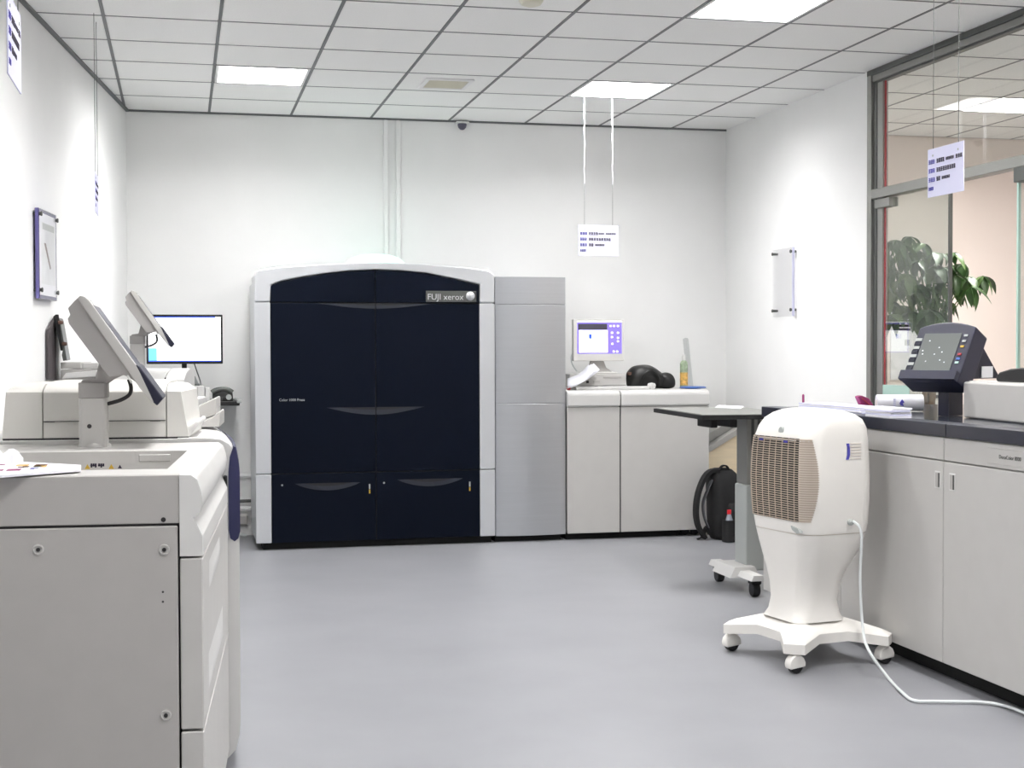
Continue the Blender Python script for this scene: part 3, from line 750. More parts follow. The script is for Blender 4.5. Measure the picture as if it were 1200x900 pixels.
# ---- main engine unit with navy accent
YB0, YB1, ZB = 1.262, 2.36, 1.09
ub = thing('copier_engine_unit', 'white copier engine with navy side accent and scanner on top', 'copier', FA.loc + FA.ay*YB0, RA)
YY = [YB0+(YB1-YB0)*k/8 for k in range(9)]
def bow(y): s = max(0, (y-YB0)/(YB1-YB0)); return .012*s+.095*s**1.5     # the operator cover bows back
def eng(b, name, m, **kw):
    o = b.done(name, m, ub, **kw); o.location = (0, -YB0, 0); return o
eng(B().box(-.84, -.10, YB0+.004, YB1, .06, ZB), 'core', 'machine_white')
prof = [(-.16, ZB+.003), (-.06, ZB+.003), (-.022, ZB-.003), (.006, ZB-.018), (.024, ZB-.042), (.034, ZB-.075), (.037, ZB-.11), (.037, .165), (.033, .11), (.020, .062), (-.004, .036), (-.04, .03), (-.16, .03)]
eng(B().loft([[Vector((x-bow(y)*(x > -.1), y, z)) for x, z in prof] for y in YY]), 'operator_cover', 'machine_white', ang=40)
prof = [(.003, .98), (.008, 1.03), (.020, 1.066), (.027, 1.062), (.0365, 1.012), (.040, .975), (.040, .785), (.034, .762), (.022, .752), (.008, .762), (.003, .79)]
eng(B().loft([[Vector((x-bow(y), y, z)) for x, z in prof] for y in [YB0-.004]+YY[1:]]), 'accent_panel', 'accent_navy', ang=40)
eng(B().box(-.014, -.001, YB0-.006, YB0+.01, .93, .97, .003, 1), 'latch', 'black')
# scanner
LS = 1.30
def sx(u): return FA.px(u, 490, LS)[0]
def sz(v): return FA.px(110, v, LS)[1]
zb_, zt_ = ZB+.004, sz(457)
prf = lambda y0: [(y0, zb_), (y0+.004, zt_-.006), (y0+.022, zt_+.004), (y0+.07, zt_+.018), (y0+.20, zt_+.026), (y0+.44, zt_+.026), (y0+.47, zt_), (y0+.47, zb_)]
sc = eng(B().prism(prf(LS), 'x', sx(50.2), sx(194.6), .004, 2, 40), 'scanner', 'scanner')
for u0, u1 in ((50.5, 194),):
    x0 = sx(u0); x1 = sx(u1); zc_ = sz(493.5)
    o = B().box(x0, x1, LS-.0008, LS+.003, zc_-.0012, zc_+.0012).done('seam', 'seam', sc)
    for ux in (52, 176): o = B().box(sx(ux), sx(ux+12), LS-.0012, LS+.003, zc_-.0022, zc_+.0006).done('seam', 'seam', sc)
eng(B().box(sx(3), sx(221), LS-.002, LS+.46, ZB, ZB+.006), 'scanner_gap', 'seam')
b = B().loft([[Vector((x, y, z)) for x, y, z in ring] for ring in (
    [(sx(195.6), LS, zb_), (sx(221), LS, zb_), (sx(221)+.01, LS+.47, zb_), (sx(195.6), LS+.47, zb_)],
    [(sx(195.6), LS+.004, zt_-.006), (sx(212), LS+.004, zt_-.008), (sx(221)-.004, LS+.46, zt_-.008), (sx(195.6), LS+.46, zt_-.006)],
    [(sx(195.6), LS+.02, zt_+.004), (sx(208), LS+.02, zt_+.002), (sx(216)-.004, LS+.44, zt_+.002), (sx(195.6), LS+.44, zt_+.004)],
    [(sx(195.6), LS+.07, zt_+.018), (sx(204), LS+.07, zt_+.012), (sx(212)-.004, LS+.42, zt_+.012), (sx(195.6), LS+.42, zt_+.018)])])
eng(b, 'scanner_end_cap', 'scanner')
b = B().loft([[Vector((x, y, z)) for x, y, z in ring] for ring in (
    [(sx(2), LS, zb_), (sx(49.2), LS, zb_), (sx(49.2), LS+.47, zb_), (sx(2), LS+.47, zb_)],
    [(sx(7), LS+.004, zt_-.006), (sx(49.2), LS+.004, zt_-.006), (sx(49.2), LS+.47, zt_-.006), (sx(7), LS+.47, zt_-.006)],
    [(sx(10), LS+.03, zt_+.006), (sx(49.2), LS+.02, zt_+.005), (sx(49.2), LS+.44, zt_+.01), (sx(10), LS+.44, zt_+.01)],
    [(sx(16), LS+.09, zt_+.018), (sx(49.2), LS+.07, zt_+.018), (sx(49.2), LS+.42, zt_+.02), (sx(16), LS+.42, zt_+.02)])])
eng(b, 'scanner_end_cap', 'scanner')
eng(B().prism([(sx(218), zb_), (sx(222)+.004, zb_+.004), (sx(233), zb_+.045), (sx(230), zb_+.055), (sx(217), zb_+.03)], 'y', LS+.02, LS+.40, .004, 1), 'bypass_lip', 'machine_white')
LT = 2.0
tx = lambda u, v, y=LT: FA.px(u, v, y)
eng(B().prism([tx(222, 496), tx(222, 481), tx(252, 466.5), tx(253.5, 468), tx(253.5, 486)], 'y', LT, LT+.30, .003, 1), 'output_tray', 'machine')
eng(B().prism([tx(232, 501, LT-.2), tx(238, 494, LT-.2), tx(247, 490.5, LT-.2), tx(256.5, 482.5, LT-.2), tx(258, 484, LT-.2), tx(258, 500, LT-.2)], 'y', LT-.2, LT+.1, .003, 1), 'output_tray', 'machine')
for x in (-.75, -.12):
    for y in (YB0+.12, YB1-.12): eng(B().lathe([(.035, -.02), (.035, .02)], (x, y, .035), 14, 'x'), 'caster', 'caster_black')

# ---- tilted operator panel on a post (copied for the second copier)
def op_panel(parent):
    """local: origin at the post foot, x towards the operator, profile measured on the photo, metres"""
    k = .00272; cx, cy = 110.5, 523
    P_ = lambda pts: [((u-cx)*k, (cy-v)*k) for u, v in pts]
    r = B(); 
    post = B().prism([((u-cx)*k, (y)*k) for u, y in ((95, -13), (98, -16), (123, -16), (126, -13), (126, 13), (123, 16), (98, 16), (95, 13))], 'z', 0, 56*k, .002, 1).done('post', 'machine', parent)
    B().lathe([(.052, 0), (.05, .006), (.044, .012)], (0, 0, 0), 20).done('post_foot', 'machine', post)
    B().prism([((u-cx)*k, y*k) for u, y in ((94.5, -14), (98, -17), (124, -17), (127, -13), (127, 13), (124, 17), (98, 17), (94.5, 13))], 'z', 56*k, 74*k, .003, 2).done('collar', 'panel_grey_dim', parent)
    x, z = P_([(106.5, 499)])[0]; B().lathe([(.007, -.0012), (.007, .001)], (x, -16*k, z), 12, 'y').done('screw_hole', 'seam', post)
    B().prism(P_([(96, 451), (99, 446), (113, 444), (118, 425), (150, 438), (133, 446), (126, 451)]), 'y', -14*k, 14*k, .004, 2).done('hinge', 'panel_grey_dim', parent)
    hw = .155
    B().prism(P_([(87.5, 365.5), (95, 357), (100, 352.5), (150, 420), (172, 452), (164, 452), (157, 446), (147, 440), (131, 443), (88.5, 383), (87, 377), (90, 373)]), 'y', -hw+.012, hw-.012, .003, 2).done('rear_housing', 'panel_grey_dim', parent)
    B().prism(P_([(98, 355), (101, 351.5), (106, 352.5), (111, 357), (187, 467), (186, 471), (183, 474.5), (176, 470), (165, 456)]), 'y', -hw, hw, .004, 2).done('bezel', 'machine', parent)
    B().prism(P_([(113, 361), (115, 362), (161, 429), (160, 431)]), 'y', -hw+.022, hw-.022).done('display', 'navy', parent)
    B().prism(P_([(160, 428), (164, 430), (190, 467), (183, 475), (179, 471), (172, 455)]), 'y', -hw-.002, hw+.002, .003, 1).done('key_strip', 'navy', parent)
    B().prism(P_([(107, 354), (112, 356.5), (114, 361.5), (109, 358)]), 'y', -hw+.03, -hw+.08, .001, 1).done('lamp_button', 'plastic_grey', parent)
    B().prism(P_([(150, 441), (152, 440), (157, 448), (155, 450)]), 'y', -hw-.004, -hw, .001, 1).done('side_port', 'machine_white', parent)
    B().tube(spline([(x, -.02, z) for x, z in P_([(126, 474), (140, 470), (150, 464), (152.5, 456), (150, 446)])], 6), .0062, 7).done('cable', 'seam', parent)
pnx, pny = FA.pz(110.5, 523, ZA)
pw = FA.loc + FA.ax*pnx + FA.ay*pny
opA = thing('operator_panel', 'tilted grey operator panel on a post right behind the sunken tray', 'control panel', (pw.x, pw.y, ZA), RD(-.9))
op_panel(opA)

# ================================================================== second copier near the corner
R2 = -math.atan(WL)
F2 = Frame((.43, -2.80, 0), R2)
u2 = thing('corner_copier', 'white copier deep in the left corner, half hidden, with sloped feeder lid', 'copier', F2.loc, R2)
g2 = lambda u, v, y=0: F2.px(u, v, y)
xr2 = g2(216, 440)[0]; xs2 = g2(193.3, 440)[0]; xl2 = g2(72, 440)[0]
B().box(xl2, xr2+.02, 0, .95, .06, 1.10, .01, 2).done('body', 'machine_white', u2)
B().box(xl2+.04, xr2-.02, .04, .9, 0, .06).done('plinth', 'kick', u2)
zn = g2(180, 443.5)[1]; 
prf2 = [(0, 1.102), (0, zn-.008), (.012, zn), (.10, zn+.03), (.28, zn+.052), (.46, zn+.045), (.5, zn), (.5, 1.102)]
B().prism(prf2, 'x', xl2+.2, xs2-.002, .003, 1, 40).done('feeder_lid', 'machine_white', u2)
B().prism(prf2, 'x', xs2+.002, xr2, .003, 1, 40).done('lid_end', 'machine_white', u2)
B().box(xs2-.003, xs2+.003, .006, .45, 1.102, zn+.004).done('lid_seam', 'seam', u2)
q0 = g2(71, 445, .1); q1 = g2(95, 424.5, .1); q2 = g2(113, 424.5, .1)
B().box(q0[0], q1[0], .1, .42, g2(80, 432, .1)[1], q1[1], .004, 1).done('feeder_box', 'machine', u2)
B().box(q1[0], q2[0], .14, .42, g2(80, 432, .1)[1], q1[1]-.004, .004, 1).done('feeder_box', 'machine_white', u2)
B().box(q0[0]+.005, q2[0], .08, .45, 1.10, g2(80, 433, .1)[1], .006, 1).done('feeder_base', 'machine_grey', u2)
B().prism([g2(72, 444), g2(77, 437), (g2(113, 434)[0], g2(113, 434)[1]), g2(113, 441)], 'y', .0, .09, .003, 1).done('feeder_slope', 'machine_white', u2)
pw = onY(161.5, 433, -2.88)
op2 = thing('operator_panel', 'tilted grey operator panel on the corner copier in front of wide monitor', 'control panel', (pw.x, -2.88, pw.z), RD(-.6))
op_panel(op2)
B().box(-.05, .05, -.03, .09, 1.1-pw.z, 0, .005, 1).done('post_base', 'machine_white', op2)
op2.scale = (.90, .90, .90)
# leaning black board and its cast shadow as a dark panel on the left wall
def wl(u, v, off=0): return onP(u, v, (wallx(0)+off, 0, 0), (1, -WL, 0))
zt2 = g2(80, 424.5, .1)[1]
Yb = F2.loc.y+.14
bb = lambda u, v: (onY(u, v, Yb).x, onY(u, v, Yb).z)
t = thing('leaning_board', 'thin black board leaning against left wall on top of the corner copier', 'board', (bb(75, 423)[0], Yb, zt2))
B().prism([bb(62.5, 371), bb(65, 368.5), bb(68.5, 368.5), bb(74.5, 411), bb(71, 411)], 'y', Yb, Yb+.02, .002, 1).done('edge_frame', 'black', t, True)
B().prism([bb(69, 372), bb(70.5, 376), bb(78.5, 422), bb(74, 423), bb(72.5, 416), bb(73.5, 411)], 'y', Yb-.004, Yb+.26, .002, 1).done('panel', 'alu_dark', t, True)
for u, v in ((71, 378), (75.5, 403)):
    x, z = bb(u, v); B().lathe([(.010, -.012), (.012, .0), (.008, .014)], (x, Yb-.006, z), 10, 'x').done('knob', 'brown', t, True)
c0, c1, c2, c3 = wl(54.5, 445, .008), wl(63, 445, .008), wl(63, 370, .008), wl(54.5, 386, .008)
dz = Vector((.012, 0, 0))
B().loft([[c0, c1, c2, c3], [c0+dz, c1+dz, c2+dz, c3+dz]]).done('board_shadow', 'shadow_grey', label='narrow dark grey panel standing in for the shadow of the leaning board', cat='panel')
for c in (c0, c1): pass

# ================================================================== wide monitor, phone and boxes on a wall shelf
YS = -.62
zs = onY(268, 470.5, YS).z
xs0_, xs1_ = .03, onY(281, 470, YS).x
t = thing('wall_shelf', 'black shelf on the back wall under the desk phone', 'shelf', ((xs0_+xs1_)/2, 0, zs))
B().box(xs0_, xs1_, YS, -.002, zs-.03, zs, .004, 1).done('board', 'black', t, True)
B().box(xs1_-.02, xs1_+.012, YS-.005, -.1, zs-.012, zs+.012, .004, 1).done('edge_rail', 'plastic_grey', t, True)
for x in (.12, .42): B().prism([(YS+.1, zs-.03), (-.002, zs-.03), (-.002, zs-.33), (-.02, zs-.33)], 'x', x, x+.02).done('bracket', 'alu_dark', t, True)
YQ = -.5
w_ = lambda u, v, y=YQ: onY(u, v, y)
zmb = w_(230, 452).z
t = thing('computer_case', 'white computer case on the black shelf, carrying the wide monitor', 'computer', (w_(210, 452).x, YQ+.1, zs))
B().box(w_(196, 460).x, w_(239, 460).x, YQ-.08, YQ+.34, zs, zmb, .006, 2).done('case', 'machine_white', t, True)
B().box(w_(231, 460).x, w_(232, 460).x, YQ-.0815, YQ-.079, zs+.005, zmb-.005).done('seam', 'machine_grey', t, True)
B().box(w_(240.5, 460).x, w_(246, 460).x, YQ-.08, YQ+.2, zs, zmb-.012, .004, 1).done('white_binder', 'machine_white', label='slim white binder upright between computer case and phone', cat='binder')
t = thing('wide_monitor', 'wide black-framed monitor with a bright white screen against back wall', 'monitor', (w_(216, 440).x, YQ, zmb))
m0, m1 = w_(171.5, 397), w_(261, 400); zt3, zb4 = w_(216, 368.6).z, w_(216, 426.5).z
B().box(m0.x, m1.x, YQ, YQ+.035, zb4, zt3, .005, 2).done('frame', 'black', t, True)
B().box(m0.x+.014, m1.x-.014, YQ-.002, YQ+.001, zb4+.018, zt3-.016).done('screen', 'screen_white', t, True)
B().box(m0.x+.014, m1.x-.05, YQ-.003, YQ+.001, zt3-.024, zt3-.016).done('title_bar', 'screen_blue', t, True)
B().box(m0.x+.014, m1.x-.014, YQ-.003, YQ+.001, zb4+.018, zb4+.024).done('task_bar', 'screen_blue', t, True)
B().box(m0.x+.014, w_(184, 420).x, YQ-.003, YQ+.001, zb4+.024, w_(180, 408).z).done('tool_window', 'screen_sky', t, True)
B().box(w_(213, 430).x, w_(219, 430).x, YQ+.02, YQ+.06, zmb+.02, zb4+.06, .003, 1).done('stand', 'black', t, True)
B().box(w_(203, 430).x, w_(234, 430).x, YQ-.06, YQ+.13, zmb, zmb+.014, .005, 2).done('foot', 'alu_dark', t, True)
B().prism([(w_(217, 447).x, zmb+.01), (w_(233, 447).x, zmb+.01), (w_(229, 441).x, w_(229, 441).z), (w_(218, 440).x, w_(218, 440).z)], 'y', YQ+.06, YQ+.10, .003, 1).done('stand_cover', 'plastic_grey', t, True)
B().tube(spline([tuple(w_(227, 424, YQ+.03)), tuple(w_(231, 436, YQ+.02)), tuple(w_(234.5, 446, YQ-.02)), tuple(w_(235.3, 451.3, YQ-.04))], 6), .005, 6).done('cable', 'alu_dark', t, True)
# phone
YH = -.55
h_ = lambda u, v: onY(u, v, YH)
t = thing('desk_phone', 'black desk telephone with handset on the black wall shelf', 'telephone', (h_(260, 470).x, YH, zs))
xa_, xb_ = h_(249.5, 462).x, h_(273, 462).x
b = B().prism([(YH-.04, zs), (YH-.04, zs+.03), (YH+.13, zs+.075), (YH+.15, zs+.07), (YH+.15, zs)], 'x', xa_, xb_, .006, 2).done('base', 'black', t, True)
pts = [(xa_-.005, YH+.02, zs+.058), (xa_+.02, YH+.02, zs+.075), ((xa_+xb_)/2, YH+.02, zs+.085), (xb_-.03, YH+.02, zs+.075), (xb_-.005, YH+.02, zs+.058)]
B().tube(spline(pts, 5), [.016+.006*abs(math.cos(pi*k/20)) for k in range(21)], 10).done('handset', 'alu_dark', t, True)
B().lathe([(.02, -.004), (.02, .004)], (xb_-.03, YH-.042, zs+.03), 14, 'y').done('dial', 'plastic_grey', t, True)
for k in range(6): B().box(xa_+.02+.018*(k % 3), xa_+.031+.018*(k % 3), YH-.043, YH-.039, zs+.008+.012*(k//3), zs+.016+.012*(k//3)).done('key', 'alu_dark', t, True)
# ================================================================== long navy-topped press console on the right
RC = math.atan(-.0)
XC = 3.43
YC0, YC1 = -7.4, -3.66
zd0, zd1, zn0, zn1 = .085, .918, 1.018, 1.072
con = thing('press_console', 'long white machine console with navy top edge and double doors along the glass', 'machine cabinet', (XC+.55, (YC0+YC1)/2, 0))
B().box(XC+.022, XR-.06, YC0, YC1, zd0+.01, zn0).done('body', 'machine', con, True)
B().box(XC+.09, XR-.12, YC0+.02, YC1-.02, 0, zd0+.012).done('kick_base', 'kick', con, True)
ys = onX(1105, 650, XC).y
cuts = [YC1, (YC1+ys)/2, ys, ys-1.06, YC0]
for k in range(4):
    y1, y0 = cuts[k]-.002, cuts[k+1]+.002
    d_ = B().box(XC, XC+.024, y0, y1, zd0, zd1-.003, .003, 1).done('door', 'machine', con, True)
    B().box(XC+.002, XC+.024, y0, y1, zd1+.002, zn0-.002, .003, 1).done('upper_panel', 'machine', con, True)
    yh = y0+.035 if k % 2 else y1-.045
    yh = {0: y0+.06, 1: onX(1099, 557, XC).y, 2: onX(1116, 560, XC).y, 3: y0+.08}[k]
    child(B().box(XC-.0015, XC+.004, yh-.024, yh+.024, .80, .873, .002, 1), 'handle_frame', 'machine_white', d_)
    child(B().box(XC-.0022, XC+.003, yh-.017, yh+.017, .807, .866), 'handle_recess', 'machine_grey', d_)
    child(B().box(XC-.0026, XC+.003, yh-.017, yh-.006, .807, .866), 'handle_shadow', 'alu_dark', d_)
B().box(XC-.012, XC+.10, YC0, onX(1108, 505, XC-.012).y-.001, zn0, zn1, .005, 2).done('top_edge', 'navy_top', con, True)
B().box(XC-.012, XC+.10, onX(1108, 505, XC-.012).y+.001, YC1, zn0, zn1, .005, 2).done('top_edge', 'navy_top', con, True)
B().box(XC+.10, XR-.06, YC0, YC1, zn0, zn1-.001).done('worktop', 'worktop', con, True)
me = text_mesh('DocuColor 8000', .0215, 'ink_black'); o = put('model_lettering', me, con, True, kind='stuff')
ya = onX(1171, 533, XC).y; o.location = (XC-.0015, ya, .958); o.rotation_euler = (pi/2, 0, -pi/2)
o.data.materials[0] = MATS['alu_dark']
B().box(XC-.0008, XC+.01, ya-.34, ya+.085, .934, .995, .002, 1).done('name_plate', 'machine', con, True)

# ---- things on the console
zc = zn1
q = lambda u, v, z=zc: onZ(u, v, z)
# pale box with black device
bx0 = onZ(1120, 488, zc)
t = thing('top_module', 'large pale box-shaped module standing on the navy console top', 'machine module', (4.0, -5.75, zc))
yb1 = -5.09; xb0 = 3.775
ztop_ = onY(1122, 447, yb1).z
B().prism([(xb0, yb1), (3.63, -6.6), (4.45, -6.6), (4.45, yb1)], 'z', zc, ztop_, .012, 3).done('shell', 'machine', t, True)
B().prism([(xb0+.02, yb1-.02), (3.65, -6.58), (4.43, -6.58), (4.43, yb1-.02)], 'z', ztop_-.002, ztop_+.004).done('top_plate', 'machine_white', t, True)
dv = onX(1167, 444, 3.78)
t = thing('desk_device', 'low black rounded device lying on the pale module', 'device', (3.85, dv.y-.2, ztop_))
zt_ = onX(1180, 430, 3.85).z
P_ = [(dv.y, ztop_+.004), (dv.y+.006, ztop_+.022), (dv.y-.02, ztop_+.045), (dv.y-.10, ztop_+.06), (dv.y-.18, ztop_+.066), (dv.y-.42, ztop_+.06), (dv.y-.42, ztop_+.004)]
B().prism(P_, 'x', 3.78, 3.98, .012, 3, 30).done('shell', 'black', t, True)
B().prism([(dv.y-.19, ztop_+.05), (dv.y-.2, ztop_+.10), (dv.y-.40, ztop_+.10), (dv.y-.40, ztop_+.05)], 'x', 3.80, 3.96, .01, 2).done('head', 'black', t, True)

# ---- navy touch panel on post
YT = onZ(1113, 487, zc)
tp = thing('touch_panel', 'navy tilted touch panel with grey display on a post on the console', 'control panel', (YT.x, YT.y, zc))
Dd = (Vector((YT.x, YT.y, zc))-CAM).dot(FWD)
def at(u, v, d=0):
    """the point on the vertical plane through the post, facing the room, d metres nearer along the console"""
    return onP(u, v, (YT.x, YT.y, 0), TN) + TN*0
ph = RD(206)                                    # the panel looks left and towards the camera
TN = Vector((cos(ph), sin(ph), 0)); TS = Vector((-sin(ph), cos(ph), 0))
def tl(u, v, off=0):
    p = onP(u, v, (YT.x, YT.y, 0), TN); d_ = p-Vector((YT.x, YT.y, 0)); return d_.dot(TS), p.z
def tpt(s, n, z): return Vector((YT.x, YT.y, 0))+TS*s+TN*n+Vector((0, 0, z))
B().loft([[tpt(s, n, z) for s, n in ((-.028, -.06), (.028, -.06), (.028, .05), (-.028, .05))] for z in (zc, zc+.18)]).done('post', 'navy', tp, True)
# tilted slab: lower edge forward, upper edge back
s_l, z_b = tl(1056, 447); s_r, z_t = tl(1128, 379)
s_l, s_r = -.150, .150
zlo, zhi = zc+.158, zc+.405; fwd_lo, fwd_hi = .165, .02
def slab(s, f, n):                              # f 0..1 up the slope, n out of it
    tl_ = Vector((fwd_lo+(fwd_hi-fwd_lo)*f, zlo+(zhi-zlo)*f)); up_ = Vector((fwd_hi-fwd_lo, zhi-zlo)).normalized(); nn = Vector((up_.y, -up_.x))
    return tpt(s, tl_.x+nn.x*n, tl_.y+nn.y*n)
N_ = 14; ring = []
for k in range(N_+1):
    s = -1+2*k/N_; ring.append((s_r*s, 1.0+.10*(1-s*s)))
outl = [(s_l, 0), (s_r, 0)]+[(s, f) for s, f in ring[::-1]]
b = B(); b.loft([[slab(s, f, -.105) for s, f in outl], [slab(s, f, 0) for s, f in outl]]); bmesh.ops.recalc_face_normals(b.bm, faces=b.bm.faces); b._bev(list(b.bm.verts), .008, 2, 50)
b.done('housing', 'navy', tp, True)
b = B(); 
def plate(s0, s1, f0, f1, n0, n1, nm, m): B().loft([[slab(s0, f0, n0), slab(s1, f0, n0), slab(s1, f1, n0), slab(s0, f1, n0)], [slab(s0, f0, n1), slab(s1, f0, n1), slab(s1, f1, n1), slab(s0, f1, n1)]]).done(nm, m, tp, True)
plate(-.105, .09, .20, .88, 0, .003, 'display', 'lcd')
plate(-.11, .095, .17, .20, 0, .006, 'display_ledge', 'plastic_grey')
plate(s_l+.002, s_r-.002, .0, .155, 0, .028, 'lower_bezel', 'navy')
rnd = random.Random(9)
for k in range(8): plate(-.145, -.112, .22+.075*k, .27+.075*k, 0, .003, 'left_key', 'plastic_grey' if k % 2 else 'navy_top')
for f, m in ((.62, 'warn'), (.48, 'red'), (.40, 'blue_disc'), (.33, 'frost'), (.72, 'plastic_grey'), (.82, 'plastic_grey')): plate(.104, .122, f, f+.035, 0, .004, 'right_key', m)
for k in range(9): 
    a_, c_ = rnd.uniform(-.09, .06), rnd.uniform(.3, .8); plate(a_, a_+.006, c_, c_+.018, .003, .0036, 'screen_mark', 'paper')
# rear arm wedge down to the post
B().loft([[tpt(s, n, z) for n, z in ((.02, zc+.15), (-.03, zc+.34), (-.10, zc+.34), (-.25, zc+.185), (-.25, ztop_+.008), (.0, ztop_+.008))] for s in (-.09, .09)]).done('arm', 'navy', tp, True)
B().loft([[tpt(s, n, z) for n, z in ((-.11, ztop_+.012), (-.11, zc+.225), (-.20, zc+.225), (-.20, ztop_+.012))] for s in (.0905, .094)]).done('note_label', 'paper', tp, True)

# ---- papers, wrap roll, pink pouch
def stack(name, label, corners, n, th, cat='paper stack', jit=.006, mats=('paper', 'paper_blue')):
    c = sum(corners, Vector())/len(corners); t = thing(name, label, cat, (c.x, c.y, zc)); rnd = random.Random(n)
    for k in range(n):
        o_ = Vector((rnd.uniform(-jit, jit), rnd.uniform(-jit, jit), 0)); z = zc+k*th
        B().loft([[Vector((p.x, p.y, z))+o_ for p in corners], [Vector((p.x, p.y, z+th*.92))+o_ for p in corners]]).done('sheet_bundle', mats[k % len(mats)], t, True)
stack('paper_stack', 'long stack of white and pale blue paper sheets on the console top', [Vector((3.44, -4.10, 0)), Vector((3.44, -4.78, 0)), Vector((3.60, -4.78, 0)), Vector((3.60, -4.10, 0))], 6, .006)
stack('paper_stack', 'thicker ream of paper overlapping the long stack, behind the cooler', [Vector((3.43, -4.84, 0)), Vector((3.43, -5.08, 0)), Vector((3.53, -5.08, 0)), Vector((3.53, -4.80, 0))], 5, .009)
a0, a1 = onZ(1027, 482, zc), onZ(1081, 482, zc)
t = thing('paper_roll', 'thick roll of white wrapping paper with dark blue mark', 'paper roll', ((a0.x+a1.x)/2, (a0.y+a1.y)/2, zc))
cz = zc+.042; dd = (a1-a0).normalized(); rr = .040
m0 = Vector((a0.x, a0.y, cz)); m1 = Vector((a1.x, a1.y, cz))
B().tube([m0, m0.lerp(m1, .5), m1], rr, 22).done('roll', 'paper', t, True)
B().tube([m0-dd*.001, m1+dd*.001], .016, 14).done('core', 'cream_shade', t, True)
nrm = Vector((dd.y, -dd.x, 0)); nrm = -nrm if nrm.dot(FWD) > 0 else nrm
e = m0.lerp(m1, .52)+nrm*(rr+.0012)
B().loft([[e+dd*s+Vector((0, 0, z))+nrm*o_ for s, z in ((-.012, .0), (0, .018), (.012, .004), (.003, -.002), (.010, -.016), (-.006, -.012))] for o_ in (-.004, .0012)]).done('printed_mark', 'ink_blue', t, True)
for k in range(5):
    e2 = m0.lerp(m1, .36)+nrm*(rr+.0004)+Vector((0, 0, .018-.009*k)); B().loft([[e2+dd*s+Vector((0, 0, z))+nrm*o_ for s, z in ((-.006, -.003), (.006, -.003), (.006, .003), (-.006, .003))] for o_ in (-.006, .001)]).done('printed_line', 'paper_blue', t, True)
p0 = onZ(1012, 476, zc+.04); p0 = Vector((3.90, -4.42, zc))
x0 = onY(1003, 470, -4.42).x; x1 = onY(1022, 470, -4.42).x
t = thing('pink_pouch', 'small crumpled dark pink pouch behind the paper stack', 'pouch', ((x0+x1)/2, -4.42, zc))
zt_ = onY(1010, 463.5, -4.42).z
B().prism([(x0, zt_-.004), (x0+.02, zt_+.002), (x1-.025, zt_-.014), (x1, zc+.03), (x1-.01, zc), (x0+.03, zc), (x0+.022, zc+.03)], 'y', -4.44, -4.40, .006, 2).done('pouch', 'pink', t, True)
B().tube([(x0+.02, -4.445, zt_-.012), (x1-.01, -4.445, zc+.02)], .003, 6).done('seam', 'red', t, True)
p = onZ(913, 476, zc+.036)
B().lathe([(.006, 0), (.006, .035), (.004, .042), (.001, .042)], (0, 0, 0), 10).done('pink_marker', 'pink', loc=(3.47, -4.08, zc+.035), label='tiny pink marker standing at the end of the paper stack', cat='marker')

# ================================================================== grey operator stand with black board top
zp = 1.02
t = thing('rolling_stand', 'tall grey pedestal stand on casters with black edged top board', 'stand', (3.49, -3.15, 0))
cor = [onZ(766, 477.8, zp), onZ(823, 486.2, zp), onZ(897, 486.5, zp)]
# rectangle: near corner, along the front edge and back along the left edge
A_ = Vector((3.14, -3.44)); 
A0 = onZ(823, 486.2, zp); E0 = onZ(766, 477.8, zp)
A0 = Vector((A0.x, A0.y, 0)); E0 = Vector((E0.x, E0.y, 0)); back = (E0-A0); fr = Vector((-back.y, back.x, 0)).normalized()
fr = fr if fr.x > 0 else -fr
wd_ = .56
topc = [A0, A0+fr*wd_, E0+fr*wd_, E0]
B().loft([[p+Vector((0, 0, z)) for p in topc] for z in (zp-.028, zp-.004)]).done('board', 'black', t, True)
ins = [A0+fr*.01+back*.01, A0+fr*(wd_-.01)+back*.01, A0+fr*(wd_-.01)+back*.99, A0+fr*.01+back*.99]
B().loft([[p+Vector((0, 0, z)) for p in ins] for z in (zp-.004, zp)]).done('top_sheet', 'alu', t, True)
def stp(u, v, y=-3.18): return onY(u, v, y)
c0x, c1x = onY(860.5, 600, -3.02).x, onY(897, 600, -3.20).x
B().box(c0x, c1x, -3.20, -3.02, .11, stp(880, 568).z, .012, 2).done('lower_column', 'plastic_grey', t, True)
B().box(c0x+.008, c1x-.008, -3.19, -3.03, stp(880, 568).z, zp-.028, .008, 2).done('upper_column', 'alu', t, True)
for f in (.30, .62): B().box(c0x+(c1x-c0x)*f, c0x+(c1x-c0x)*(f+.14), -3.193, -3.18, stp(880, 566).z, zp-.03).done('column_groove', 'alu_dark', t, True)
for u in (834, 857): B().box(stp(u-4, 495).x, stp(u+4, 495).x, -3.22, -3.0, zp-.085, zp-.028, .004, 1).done('clamp', 'black', t, True)
zb_ = stp(880, 690).z
legs = [[stp(836, 667, -2.9), stp(848, 667, -2.95), stp(860, 672, -3.05), stp(872, 682, -3.2), stp(888, 686, -3.38)]]
zz0 = .095
B().loft([[Vector((x, y, z)) for x, z in ((3.445, zz0), (3.535, zz0), (3.52, zz0+.03), (3.46, zz0+.03))] for y in (-3.46, -2.80)] , True).done('foot_bar', 'machine_white', t, True)
B().loft([[Vector((x, y, z)) for x, z in ((3.40, zz0-.01), (3.58, zz0-.01), (3.55, zz0+.05), (3.43, zz0+.05))] for y in (-3.26, -2.98)]).done('foot_block', 'machine_white', t, True)
for y in (-3.40, -2.86):
    B().lathe([(.038, -.02), (.042, -.01), (.042, .01), (.038, .02)], (3.49, y, .042), 16, 'x').done('caster', 'caster_black', t, True)
    B().box(3.46, 3.52, y-.03, y+.03, .07, zz0+.004, .006, 1).done('caster_plate', 'caster_black', t, True)
